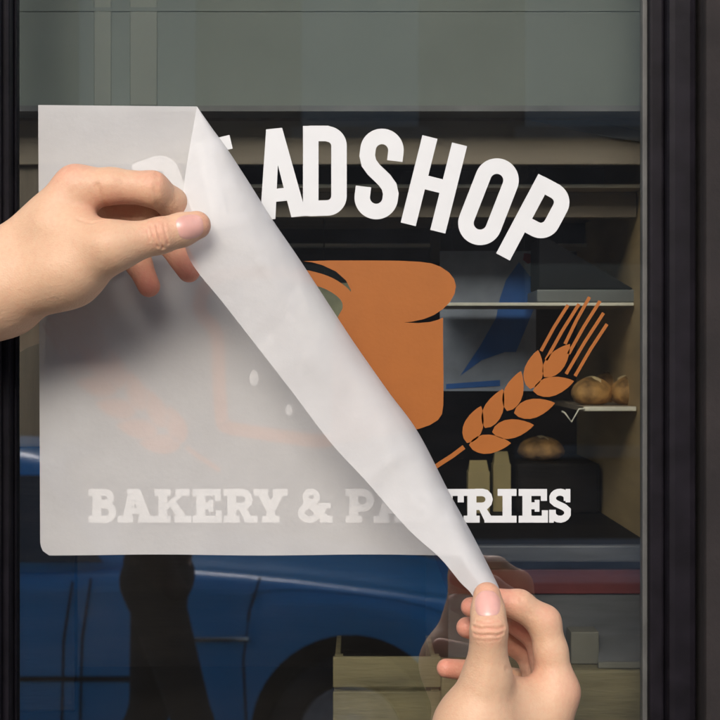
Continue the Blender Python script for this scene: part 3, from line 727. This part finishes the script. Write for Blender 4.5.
def mesh_sdf(f, lo, hi, h, B=8):
    """surface nets on a grid that is only evaluated near the surface"""
    lo = np.array(lo, float); n = (np.ceil((np.array(hi)-lo)/h/B).astype(int))*B
    nb = n//B
    bi = np.stack(np.meshgrid(*[np.arange(k) for k in nb], indexing='ij'), -1).reshape(-1, 3)
    cd = f((lo+(bi*B+B/2-.5)*h).astype(np.float32))
    D = np.where(cd.reshape(nb) < 0, -1, 1).astype(np.float32)
    D = D.repeat(B, 0).repeat(B, 1).repeat(B, 2)
    act = bi[np.abs(cd) < B*h*.95+.003]
    off = np.stack(np.meshgrid(*[np.arange(B)]*3, indexing='ij'), -1).reshape(-1, 3)
    for s in range(0, len(act), 600):
        I = (act[s:s+600, None, :]*B+off[None]).reshape(-1, 3)
        D[I[:, 0], I[:, 1], I[:, 2]] = f((lo+I*h).astype(np.float32))
    S = D < 0
    c = np.zeros(np.array(S.shape)-1, np.uint8)
    for a in (0, 1):
        for b in (0, 1):
            for g in (0, 1): c += S[a:S.shape[0]-1+a, b:S.shape[1]-1+b, g:S.shape[2]-1+g]
    mix = (c > 0) & (c < 8); ijk = np.argwhere(mix)
    vid = np.full(mix.shape, -1, np.int32); vid[mix] = np.arange(len(ijk))
    acc = np.zeros((len(ijk), 3)); cnt = np.zeros(len(ijk))
    cor = [np.array(q) for q in ((0,0,0),(1,0,0),(0,1,0),(1,1,0),(0,0,1),(1,0,1),(0,1,1),(1,1,1))]
    val = [D[tuple((ijk+q).T)] for q in cor]
    for i in range(8):
        for b in (1, 2, 4):
            if not i & b:
                j = i | b; m = (val[i] < 0) != (val[j] < 0); t = np.where(m, val[i]/np.where(m, val[i]-val[j], 1), 0)
                acc += np.where(m[:, None], cor[i]+t[:, None]*(cor[j]-cor[i]), 0); cnt += m
    V = lo+(ijk+acc/np.maximum(cnt, 1)[:, None])*h
    Q = []
    for ax in range(3):
        o1, o2 = [(1, 2), (2, 0), (0, 1)][ax]
        A = np.moveaxis(S, ax, 0); d = A[:-1] != A[1:]
        E = np.argwhere(np.moveaxis(d, 0, ax)); E = E[(E[:, o1] > 0) & (E[:, o2] > 0) & (E[:, o1] < mix.shape[o1]) & (E[:, o2] < mix.shape[o2])]
        e1 = np.zeros(3, int); e1[o1] = 1; e2 = np.zeros(3, int); e2[o2] = 1
        q = np.stack([vid[tuple((E-e1-e2).T)], vid[tuple((E-e2).T)], vid[tuple(E.T)], vid[tuple((E-e1).T)]], 1)
        fl = ~S[tuple(E.T)]; q[fl] = q[fl][:, ::-1]; Q.append(q)
    Q = np.concatenate(Q); Q = Q[(Q >= 0).all(1)]
    return V, Q
def sdf_normals(f, V, e=.0006):
    g = np.stack([f((V+np.eye(3)[i]*e).astype(np.float32))-f((V-np.eye(3)[i]*e).astype(np.float32)) for i in range(3)], 1)
    return g/np.maximum(np.linalg.norm(g, axis=1), 1e-9)[:, None]
def trace(f, o, d, n=60):
    o = np.array(o, float); d = np.array(d, float); d /= np.linalg.norm(d, axis=-1, keepdims=True); p = o.copy()
    for _ in range(n): p = p+d*f(p.astype(np.float32))[:, None]*.9
    return p
def cam_trace(f, pts, y_start=-.2):
    o = np.array([P(x, y, y_start) for x, y in pts]); C = np.array((0, -CAM_D, CAM_Z))
    return trace(f, o, o-C)
def np_mesh(name, V, Q, m, parent, flush=None):
    base = np.array(origin(parent)); me = bpy.data.meshes.new(name)
    me.vertices.add(len(V)); me.vertices.foreach_set('co', (V-base).astype(np.float32).ravel())
    me.loops.add(Q.size); me.loops.foreach_set('vertex_index', Q.astype(np.int32).ravel())
    me.polygons.add(len(Q)); me.polygons.foreach_set('loop_start', np.arange(0, Q.size, 4, dtype=np.int32))
    me.polygons.foreach_set('use_smooth', np.ones(len(Q), bool))
    me.materials.append(MATS[m]); me.update(calc_edges=True)
    if flush is not None:
        at = me.attributes.new('flush', 'FLOAT', 'POINT'); at.data.foreach_set('value', flush.astype(np.float32))
    o = bpy.data.objects.new(name, me); COL.objects.link(o); o.parent = parent
    return o
def seg_dist(X, a, b):
    ba = b-a; t = np.clip(((X-a)@ba)/(ba@ba), 0, 1); return np.linalg.norm(X-(a+t[:, None]*ba), axis=1)
def relax(V, Q, it=2, lam=.5):
    n = len(V); E = np.concatenate([Q[:, [0, 1]], Q[:, [1, 2]], Q[:, [2, 3]], Q[:, [3, 0]]])
    for _ in range(it):
        s = np.zeros((n, 3)); c = np.zeros(n)
        for k in range(3): s[:, k] = np.bincount(E[:, 0], V[E[:, 1], k], n)+np.bincount(E[:, 1], V[E[:, 0], k], n)
        c = np.bincount(E[:, 0], minlength=n)+np.bincount(E[:, 1], minlength=n)
        V = V+lam*(s/np.maximum(c, 1)[:, None]-V)
    return V

def hand_surface(spec, lo, hi, h):
    """spec: fingers {name: (points, radii)}, palm cones, forearm cones, creases in photo pixels"""
    fing = {k: chain(p, r, .0035) for k, (p, r) in spec['fingers'].items()}
    palm = blend([rcone(*c) for c in spec['palm']], spec.get('kp', .014))
    kf = spec.get('kf', {})
    def f(X):
        dp = palm(X); d = dp
        for k, g in fing.items(): d = np.minimum(d, smin(dp, g(X), kf.get(k, .009)))
        return d
    V, Q = mesh_sdf(f, lo, hi, h)
    V = relax(V, Q, 2, .5)
    N = sdf_normals(f, V)
    fl = np.zeros(len(V))
    for c, rad, amt in spec['flush']:
        fl = np.maximum(fl, amt*np.exp(-(np.linalg.norm(V-c, axis=1)/rad)**2))
    for pts, wid, dep in spec['creases']:
        W = cam_trace(f, pts); dm = np.full(len(V), 9.0)
        for i in range(len(W)-1): dm = np.minimum(dm, seg_dist(V, W[i], W[i+1]))
        g = np.exp(-(dm/wid)**2)
        if dep > 0:
            V = V-N*(dep*g)[:, None]+N*(dep*.35*np.exp(-((dm-wid*2)/wid)**2))[:, None]
            fl = np.maximum(fl, (.5 if wid < .001 else .15)*g)
        else:
            V = V-N*(dep*g)[:, None]
    # slight tendon / flesh unevenness
    un = np.array([mnoise.noise(Vector(v*55)) for v in V[::1]]) if len(V) < 400000 else 0
    V = V+N*(un*.00035)[:, None]
    return f, V, Q, fl

def nail(f, c_px, tip_px, half_w, half_l, y_start, bulge=.0005):
    """nail plate laid on the surface that faces the camera; returns verts, quads"""
    c = cam_trace(f, [c_px], y_start)[0]; t = cam_trace(f, [tip_px], y_start)[0]
    ax = t-c; ax /= np.linalg.norm(ax)
    n = sdf_normals(f, np.array([c]), .002)[0]; n -= ax*(n@ax); n /= np.linalg.norm(n); b = np.cross(ax, n)
    nu, nv = 17, 19; pts = []; rr = []
    for i in range(nv):
        v = -1+2*i/(nv-1)
        for j in range(nu):
            u = -1+2*j/(nu-1)
            # squircle: round at the base, flatter at the free edge
            ex = 3.0
            k = (1-abs(v)**(2.4 if v < 0 else 3.2))**(1/ex) if abs(v) < 1 else 0.0
            k = max(k, .45 if v > 0 else .30)
            pts.append(c+ax*v*half_l+b*u*half_w*k+n*.012); rr.append(max(abs(u), abs(v)))
    S = trace(f, np.array(pts), np.tile(-n, (len(pts), 1)))
    rr = np.array(rr); S = S+n*(bulge*(1-rr**6)-.00012*(rr > .99))[:, None]
    Q = np.array([(i*nu+j, i*nu+j+1, (i+1)*nu+j+1, (i+1)*nu+j) for i in range(nv-1) for j in range(nu-1)])
    if np.dot(np.cross(S[1]-S[0], S[nu]-S[0]), n) < 0: Q = Q[:, ::-1]
    return S, Q

# ---- left hand (enters from the left, thumb towards the camera, index curled behind the flap)
def J(*a): return [P(*q) for q in a]
LH = dict(
 fingers={
  'thumb': (J((112,247,-.084),(160,235.5,-.079),(181,230,-.0755),(197,225,-.0735)), [.0118,.0097,.0090,.0078]),
  'index': (J((76,187,-.062),(112,186,-.066),(152,189,-.065),(172,203,-.053),(184,221,-.0465)), [.0115,.0097,.0094,.0082,.0070]),
  'middle': (J((84,206,-.044),(142,212,-.044),(168,240,-.036),(189,271,-.033)), [.0108,.0092,.0078,.0066]),
  'ring': (J((80,224,-.028),(124,232,-.028),(138,262,-.023),(149,286,-.022)), [.0100,.0086,.0076,.0066]),
  'pinky': (J((74,238,-.016),(104,240,-.016),(110,250,-.014),(112,258,-.014)), [.0090,.0075,.0066,.0056]),
 },
 palm=[(P(-6,278,-.052), P(76,189,-.061), .0185, .0112), (P(-4,286,-.046), P(82,208,-.044), .0180, .0108),
       (P(0,292,-.040), P(79,226,-.030), .0175, .0105), (P(6,296,-.036), P(73,243,-.019), .0165, .0095),
       (P(10,294,-.058), P(68,272,-.070), .0190, .0170), (P(68,272,-.070), P(112,248,-.083), .0165, .0118),
       (P(60,226,-.064), P(92,238,-.074), .0140, .0100), (P(58,262,-.050), P(84,262,-.044), .0180, .0140),
       (P(-6,276,-.052), P(-120,338,-.085), .0195, .0215), (P(-2,296,-.050), P(-115,352,-.080), .0185, .0215),
       (P(-120,338,-.085), P(-260,420,-.130), .0225, .0270), (P(-115,352,-.080), P(-255,440,-.125), .0225, .0265)],
 kf={'thumb': .010, 'index': .008, 'middle': .006, 'ring': .006, 'pinky': .006}, kp=.016,
 flush=[(P(205,226,-.078), .011, .40), (P(182,221,-.05), .012, .55), (P(190,273,-.037), .020, .85), (P(150,288,-.028), .020, .85), (P(160,230,-.088), .010, .35),
        (P(155,175,-.07), .012, .35), (P(70,172,-.066), .014, .40), (P(120,215,-.066), .016, .55), (P(100,205,-.066), .014, .35)],
 creases=[([(153,217),(151,226),(153,236),(158,247)], .0007, .00055), ([(158,215),(157,226),(159,237),(163,248)], .0008, .00060), ([(164,217),(164,226),(166,236),(168,244)], .0006, .00040),
          ([(148,221),(147,231),(150,241)], .0006, .00030), ([(97,186),(101,196),(106,205)], .0014, .0005),
          ([(157,174),(155,190),(157,205)], .0014, .0004), ([(78,219),(92,223),(106,220)], .0011, .0006),
          ([(40,222),(66,233),(92,241)], .006, -.0007), ([(52,196),(36,226),(10,262)], .005, -.0006)])

# ---- right hand (comes up from below, thumb in front, fingers curled behind it)
LH['palm'] = LH['palm']
RH = dict(
 fingers={
  'thumb': (J((487,674,-.098),(489,630,-.1055),(488,612,-.1005),(487,596.5,-.0965)), [.0114,.0096,.0088,.0077]),
  'index': (J((558,690,-.074),(551,652,-.073),(544,622,-.072),(519,604.5,-.074),(496,600,-.0765)), [.0105,.0092,.0090,.0078,.0068]),
  'middle': (J((553,700,-.056),(541,638,-.050),(507,615,-.054),(471,607,-.060)), [.0102,.0088,.0074,.0058]),
  'ring': (J((547,708,-.040),(531,652,-.034),(500,636,-.038),(467,627.5,-.046)), [.0098,.0084,.0072,.0060]),
  'pinky': (J((541,718,-.026),(516,682,-.022),(482,672,-.026),(446,668,-.034)), [.0088,.0074,.0064,.0056]),
 },
 palm=[(P(500,800,-.078), P(558,692,-.074), .0190, .0105), (P(505,800,-.068), P(553,702,-.057), .0185, .0104), (P(508,802,-.058), P(547,712,-.042), .0180, .0100),
       (P(508,806,-.050), P(540,722,-.028), .0170, .0095),
       (P(486,790,-.084), P(474,730,-.094), .0200, .0195), (P(474,730,-.094), P(486,682,-.098), .0190, .0120),
       (P(500,735,-.086), P(538,715,-.076), .0160, .0125), (P(500,690,-.084), P(536,706,-.074), .0085, .0100),
       (P(495,800,-.078), P(440,930,-.145), .0195, .0220), (P(510,804,-.062), P(462,936,-.128), .0190, .0220),
       (P(440,930,-.145), P(352,1100,-.225), .0225, .0275), (P(462,936,-.128), P(380,1110,-.205), .0225, .0270)],
 kf={'thumb': .009, 'index': .008, 'middle': .006, 'ring': .006, 'pinky': .006}, kp=.016,
 flush=[(P(487,588,-.1), .010, .35), (P(500,596,-.08), .014, .60), (P(468,607,-.064), .014, .75), (P(465,628,-.05), .014, .75), (P(446,668,-.038), .020, .75),
        (P(520,632,-.06), .012, .75), (P(518,655,-.05), .014, .65), (P(534,668,-.075), .012, .35), (P(489,628,-.115), .009, .35), (P(572,690,-.08), .012, .30), (P(549,612,-.08), .009, .30)],
 creases=[([(473,627),(481,629),(489,628.5),(498,629),(504,627)], .0008, .00060), ([(474,634),(482,635.5),(490,635),(498,635.5),(503,633)], .0007, .00050),
          ([(476,621.5),(483,623),(491,622.5),(499,621)], .0006, .00035), ([(478,640),(489,641),(500,639)], .0006, .00025),
          ([(506,669),(514,673),(524,674)], .0013, .0004), ([(521,600),(527,607),(531,615)], .0012, .0003), ([(489,650),(487,668),(482,690)], .005, -.0006)])
HB = .0008
fL, VL, QL, flL = hand_surface(LH, (-.42, -.165, 1.60), (-.085, -.001, 1.835), HB)
fR, VR, QR, flR = hand_surface(RH, (-.03, -.270, 1.235), (.135, -.010, 1.600), HB)

person = tag(empty('person', (-.42, -.42, 0)), 'person in a pale shirt whose bare hands peel the white paper', 'person')

def build_body(root, jt, skin_extra=None, cloth='pale_bounce_cloth', trousers='denim', long_sleeve=False, h=.007, face_dir=0.0, head_extra=True):
    """jt: joint positions. skin, shirt, trousers, shoes, hair"""
    g = {k: np.array(v, float) for k, v in jt.items()}
    fd = np.array((math.sin(face_dir), math.cos(face_dir), 0)); sd_ = np.array((fd[1], -fd[0], 0)); up = np.array((0, 0, 1.))
    hc = g['head']
    hb = lambda r, u, f_: hc+sd_*r+up*u+fd*f_
    head = blend([ball(hb(0, .025, -.008), (.076, .076, .088)) if abs(math.cos(face_dir)) > .7 else ball(hb(0, .025, -.008), (.088, .076, .088)),
                  rcone(hb(0, -.02, .028), hb(0, -.082, .052), .056, .030), rcone(g['neck'], hb(0, -.05, -.01), .052, .050)], .03)
    feats = [rcone(hb(0, .012, .083), hb(0, -.026, .100), .007, .012), rcone(hb(-.035, .028, .072), hb(.035, .028, .072), .010, .010),
             ball(hb(-.077, -.005, -.005), (.012, .017, .028)), ball(hb(.077, -.005, -.005), (.012, .017, .028)), rcone(hb(-.018, -.058, .082), hb(.018, -.058, .082), .008, .008)]
    hd_ = blend([head]+feats, .012)
    parts = [hd_, rcone(g['neck'], g['chest'], .052, .07)]
    arms = []
    for s in 'lr':
        if s+'hand' in g:      # simple hand with five fingers
            w, hn = g[s+'wrist'], g[s+'hand']; d = hn-w; d /= np.linalg.norm(d); c_ = np.cross(d, sd_); c_ = c_/np.linalg.norm(c_)
            arms.append(rcone(w, hn, .024, .030)); 
            for k in range(4):
                b0 = hn+c_*(k-1.5)*.017; arms.append(rcone(b0, b0+d*(.072-.008*abs(k-1.2))+sd_*.012, .0095, .0075))
            b0 = w+d*.03+c_*.03; arms.append(rcone(b0, b0+d*.05+c_*.02, .012, .009))
        arms.append(blend([rcone(g[s+'elbow'], g[s+'wrist'], .038, .0262), rcone(g[s+'shoulder'], g[s+'elbow'], .047, .038)], .02))
    torso_in = rcone(g['chest'], g['pelvis'], .10, .11)
    body = blend(parts+arms+[torso_in], .012)
    lo = np.min(list(g.values()), 0)-.13; hi = np.max(list(g.values()), 0)+.16
    V, Q = mesh_sdf(body, lo, hi, h*.7); V = relax(V, Q, 1)
    fl = np.full(len(V), .1)
    if skin_extra:
        n = len(V); Vs, Qs, Fs = [V], [Q], [fl]
        for (v, q, f_) in skin_extra: Vs.append(v); Qs.append(q+n); Fs.append(f_); n += len(v)
        V, Q, fl = np.concatenate(Vs), np.concatenate(Qs), np.concatenate(Fs)
    np_mesh('body', V, Q, 'skin', root, fl)
    sh_l, sh_r = g['lshoulder'], g['rshoulder']; acr = sd_*.02
    tor = [rcone(sh_l, sh_r, .066, .066), rcone(g['chest']+sd_*.07, g['pelvis']+sd_*.05, .098, .106), rcone(g['chest']-sd_*.07, g['pelvis']-sd_*.05, .098, .106), rcone(g['neck']-up*.02, g['chest'], .066, .09)]
    for s in 'lr':
        a, b = g[s+'shoulder'], g[s+'elbow']
        if long_sleeve: tor.append(blend([rcone(a, b, .064, .052), rcone(b, g[s+'wrist'], .052, .040)], .02))
        else: tor.append(rcone(a, a+(b-a)*.62, .064, .056))
    sh = blend(tor, .05)
    neck_cut = ball(g['neck']+up*.055+fd*.02, .075)
    shirt = lambda X: np.maximum(sh(X)+.004*np.sin(X[:, 2]*60+X[:, 0]*25), -neck_cut(X))
    V, Q = mesh_sdf(shirt, lo, hi, h); np_mesh('shirt', relax(V, Q, 1), Q, cloth, root)
    tr = [rcone(g['pelvis']+sd_*.06, g['pelvis']-sd_*.06, .118, .118)]
    for s in 'lr': tr.append(blend([rcone(g[s+'hip'], g[s+'knee'], .092, .066), rcone(g[s+'knee'], g[s+'ankle'], .066, .056)], .02))
    trf = blend(tr, .03); V, Q = mesh_sdf(trf, lo, hi, h); np_mesh('trousers', relax(V, Q, 1), Q, trousers, root)
    for s in 'lr':
        a = g[s+'ankle']; gz = max(a[2]-.075, 0)
        so = blend([rcone(a, a-up*.04, .046, .042), rcone((a[0], a[1], gz+.04)-fd*.03, (a[0], a[1], gz+.034)+fd*.15, .040, .034)], .02)
        so2 = lambda X: np.maximum(so(X), gz+.002-X[:, 2])
        V, Q = mesh_sdf(so2, a-np.array((.22, .22, .12)), a+np.array((.22, .22, .12)), .006); np_mesh('shoe', V, Q, 'shoe', root)
    hairf = blend([ball(hb(0, .036, -.018), (.086, .086, .092)), rcone(hb(0, .0, -.05), hb(0, -.11, -.065), .062, .05)], .03)
    cutf = ball(hb(0, -.035, .085), (.082, .082, .088))
    hf = lambda X: np.maximum(hairf(X)+.002*np.sin(X[:, 0]*260+3*np.sin(X[:, 2]*40)), -cutf(X))
    V, Q = mesh_sdf(hf, hc-.24, hc+.20, .005); np_mesh('hair', V, Q, 'hair', root)
    for s in (-1, 1):
        ey = np_mesh('eye', *mesh_sdf(ball(hb(s*.031, .010, .072), .012), hc-.13, hc+.13, .003), 'eye_white', root)
        np_mesh('iris', *mesh_sdf(ball(hb(s*.031, .010, .0805), .0056), hc-.13, hc+.13, .0018), 'eye_dark', ey)
    np_mesh('lips', *mesh_sdf(rcone(hb(-.017, -.058, .0845), hb(.017, -.058, .0845), .0072, .0072), hc-.14, hc+.14, .0025), 'lip', root)

lw, rw = P(-175, 372, -.103), P(397, 1010, -.17)
build_body(person, dict(head=(-.405, -.400, 1.520), neck=(-.395, -.415, 1.375), chest=(-.39, -.42, 1.21), pelvis=(-.40, -.44, .90),
    lshoulder=(-.530, -.375, 1.320), lelbow=(-.435, -.190, 1.590), lwrist=lw, rshoulder=(-.250, -.440, 1.290), relbow=(-.045, -.275, 1.245), rwrist=rw,
    lhip=(-.48, -.44, .86), lknee=(-.49, -.42, .47), lankle=(-.50, -.45, .078), rhip=(-.32, -.45, .86), rknee=(-.31, -.43, .47), rankle=(-.30, -.46, .078)),
    skin_extra=[(VL, QL, flL), (VR, QR, flR)], face_dir=math.radians(25))
for f_, cp, tp, hw, hl in ((fL, (190.5, 226.5), (202, 224.5), .0070, .0078), (fR, (487.5, 602.5), (487.3, 592), .0069, .0076)):
    S, Q = nail(f_, cp, tp, hw, hl, -.16); np_mesh('fingernail', S, Q, 'nail', person)

# ---- pedestrian walking past, mirrored in the glass as a dark figure
px0, py0 = -.655, -4.35
ped = tag(empty('person', (px0, py0, 0)), 'person in dark brown coat and dark trousers walking along the pavement', 'person')
q = lambda x, y, z: (px0+x, py0+y, z)
build_body(ped, dict(head=q(.03, 0, 1.64), neck=q(.0, 0, 1.49), chest=q(-.01, 0, 1.32), pelvis=q(-.02, 0, .97),
    lshoulder=q(0, .16, 1.42), lelbow=q(-.06, .21, 1.14), lwrist=q(.06, .155, .95), rshoulder=q(-.02, -.16, 1.42), relbow=q(-.10, -.21, 1.14), rwrist=q(.03, -.155, .95),
    lhip=q(-.01, .085, .90), lknee=q(.11, .085, .50), lankle=q(.06, .085, .078), rhip=q(-.03, -.085, .90), rknee=q(-.06, -.085, .50), rankle=q(-.28, -.085, .11)),
    cloth='brown_cloth', trousers='dark_cloth', long_sleeve=True, h=.009, face_dir=math.radians(90))

# ================================================================ PARKED CAR, mirrored in the glass
CY0, NOSE, GZ, CW = -5.05, .64, -.06, .80           # near flank, nose x, road level, half width
car = tag(empty('parked_car', (NOSE - 2.0, CY0 - CW, GZ)), 'blue saloon car parked along the kerb mirrored in the glass', 'car')
LEN = 4.15; WU = (.68, 3.22); WR = .375; WZ = .335
ip = lambda u, xs, ys: float(np.interp(u, xs, ys))
def topz(u): return ip(u, (0,.06,.2,.5,.9,1.35,2.4,3.35,3.7,4.0,4.1,4.15), (.60,.74,.81,.865,.915,.955,.95,.945,.92,.88,.80,.66))
def halfw(u): return ip(u, (0,.06,.2,.45,1.0,3.3,3.9,4.1,4.15), (.56,.64,.71,.775,CW,CW,.745,.68,.60))
def botz(u):
    b = ip(u, (0,.12,.3,3.9,4.15), (.42,.30,.22,.22,.40))
    for w in WU:
        if abs(u-w) < WR: b = max(b, WZ+math.sqrt(WR*WR-(u-w)**2))
    return b
us = sorted(set(list(np.linspace(0, LEN, 84)) + [w+s*WR*k for w in WU for s in (-1, 1) for k in (1.001, .999, .985, .95, .9, .8, .6, .3)] + [.03, .09]))
rings = []
for u in us:
    t, w, b = topz(u), halfw(u), botz(u); hgt = t-b
    half = [(w*.985, b), (w*.995, b+hgt*.22), (w*1.0, b+hgt*.42), (w*.998, b+hgt*.60), (w*.985, b+hgt*.76), (w*.962, b+hgt*.86), (w*.968, b+hgt*.89), (w*.945, b+hgt*.95), (w*.90, b+hgt*.985), (w*.80, t), (w*.70, t-.012), (w*.62, t+.002), (w*.35, t+.018), (0, t+.024)]
    ring = [(x, z) for x, z in half] + [(-x, z) for x, z in half[-2::-1]]
    rings.append([(NOSE-u, CY0-CW+x, GZ+z) for x, z in ring])
mb = MB(); mb.rings(rings, close=False)
n = len(rings[0]); mb.add(rings[0], [tuple(range(n))]); mb.add(rings[-1], [tuple(range(n))])
bodyo = mb.build('body', 'car_blue', car, smooth=True)
md = bodyo.modifiers.new('edges', 'EDGE_SPLIT'); md.split_angle = math.radians(38)
# dark underbody and wheel housings
MB().box((NOSE-LEN+.3, CY0-2*CW+.14, GZ+.20), (NOSE-.3, CY0-.14, GZ+.70)).build('underbody', 'rubber', car)
# cabin: base ring up to roof ring
def ring_at(u0, u1, w, z, n=8, ex=4.0):
    cu, hu = (u0+u1)/2, (u1-u0)/2; R = []
    for k in range(48):
        a = 2*math.pi*k/48; c, s_ = math.cos(a), math.sin(a)
        R.append((NOSE-(cu+hu*math.copysign(abs(c)**(2/ex), c)), CY0-CW+w*math.copysign(abs(s_)**(2/ex), s_), GZ+z))
    return R
MB().rings([ring_at(1.28, 3.52, .725, .93), ring_at(1.36, 3.46, .72, 1.0), ring_at(1.78, 3.10, .625, 1.33), ring_at(1.90, 3.00, .585, 1.385), ring_at(2.05, 2.85, .48, 1.41), ring_at(2.3, 2.6, .2, 1.42)]).build('cabin', 'car_blue', car, smooth=True)
def win_quad(name, pts, m='dark_glass'):
    a = [np.array(p) for p in pts]; nrm = np.cross(a[1]-a[0], a[2]-a[0]); nrm /= np.linalg.norm(nrm)
    obj(name, [p+nrm*.006 for p in a]+[p-nrm*.006 for p in a], [(0,1,2,3),(7,6,5,4),(0,4,5,1),(1,5,6,2),(2,6,7,3),(3,7,4,0)], m, car)
for sgn in (1, -1):
    yb = lambda w: CY0-CW+sgn*w
    for u0, u1, t0, t1 in ((1.62, 2.40, 1.88, 2.36), (2.48, 3.22, 2.44, 2.95)):
        win_quad('side_window', [(NOSE-u0, yb(.733), GZ+.985), (NOSE-u1, yb(.733), GZ+.985), (NOSE-t1, yb(.642), GZ+1.31), (NOSE-t0, yb(.642), GZ+1.31)])
    dm = win_quad
    # gaps, handles, strips, lamps
    yo = lambda k: CY0-CW+sgn*(CW*k)
    for pts in ([(1.02,.93),(1.06,.80),(1.08,.62),(1.07,.40),(1.06,.26)], [(1.66,.93),(1.69,.70),(1.70,.26)], [(1.73,.92),(1.76,.70),(1.77,.26)], [(2.62,.93),(2.62,.60),(2.70,.30)]):
        MB().tube([(NOSE-u, yo(1.0 if z < .8 else .975), GZ+z) for u, z in pts], .0045, 6).build('door_gap', 'rubber', car)
    for u0, u1 in ((.28,.31+.0),(1.10, 2.80)): pass
    for u0, u1 in ((.22, .36), (1.06, 1.30)):
        MB().tube([(NOSE-t, yo(1.012 if t > .9 else .94 + t*.17), GZ+.70) for t in np.linspace(u0, u1, 7)], .011, 8).build('trim_strip', 'chrome', car, smooth=True)
    MB().tube([(NOSE-t, yo(1.008), GZ+.55) for t in np.linspace(1.36, 2.80, 9)], .010, 8).build('rubbing_strip', 'rubber', car)
    for u in (1.98, 2.78):
        MB().tube([(NOSE-u, yo(1.005), GZ+.80), (NOSE-u-.03, yo(1.03), GZ+.80), (NOSE-u-.13, yo(1.03), GZ+.80), (NOSE-u-.16, yo(1.005), GZ+.80)], .011, 8).build('door_handle', 'chrome', car, smooth=True)
    MB().lathe([(.001, .05), (.06, .045), (.085, .02), (.095, 0), (.10, -.03)], (NOSE-.03, CY0-CW+sgn*.47, GZ+.66), 'x').build('headlight', 'lens', car, smooth=True)
    MB().box((NOSE-LEN-.012, yo(.55), GZ+.62), (NOSE-LEN+.05, yo(.70), GZ+.76)).build('tail_light', 'poster_red', car, bevel=.01)
    MB().tube([(NOSE-1.50, yo(.93), GZ+.97), (NOSE-1.48, yo(1.06), GZ+1.0)], .012, 8).build('mirror_stalk', 'chrome', car)
    MB().lathe([(.001, -.03), (.05, -.025), (.062, 0), (.055, .012), (.001, .014)], (NOSE-1.48, yo(1.10), GZ+1.03), 'x').build('wing_mirror', 'chrome', car, smooth=True)
    for w in WU:
        cc = (NOSE-w, CY0-CW+sgn*(CW-.13), GZ+WZ-.02)
        wh = MB().lathe([(.20, -.09*sgn), (.30, -.09*sgn), (.315, -.06*sgn), (.315, .06*sgn), (.30, .085*sgn), (.21, .09*sgn), (.20, .05*sgn)], cc, 'y', 32).build('wheel', 'rubber', car, smooth=True)
        MB().lathe([(.20, .02*sgn), (.198, .075*sgn), (.18, .07*sgn), (.13, .05*sgn), (.07, .07*sgn), (.05, .085*sgn), (.001, .09*sgn)], cc, 'y', 28).build('rim', 'rim_grey', wh, smooth=True)
win_quad('windscreen', [(NOSE-1.33, CY0-CW-.60, GZ+.985), (NOSE-1.33, CY0-CW+.60, GZ+.985), (NOSE-1.80, CY0-CW+.52, GZ+1.345), (NOSE-1.80, CY0-CW-.52, GZ+1.345)])
win_quad('rear_window', [(NOSE-3.49, CY0-CW+.60, GZ+.985), (NOSE-3.49, CY0-CW-.60, GZ+.985), (NOSE-3.08, CY0-CW-.52, GZ+1.345), (NOSE-3.08, CY0-CW+.52, GZ+1.345)])
for xb in (NOSE+.03, NOSE-LEN-.03):
    MB().tube([(xb-math.copysign(.12, xb-NOSE+2), CY0-.06, GZ+.42), (xb, CY0-.25, GZ+.42), (xb, CY0-2*CW+.25, GZ+.42), (xb-math.copysign(.12, xb-NOSE+2), CY0-2*CW+.06, GZ+.42)], .05, 10).build('bumper', 'chrome', car, smooth=True)
MB().box((NOSE-.012, CY0-CW-.30, GZ+.56), (NOSE+.018, CY0-CW+.30, GZ+.70)).build('grille', 'rubber', car, bevel=.01)
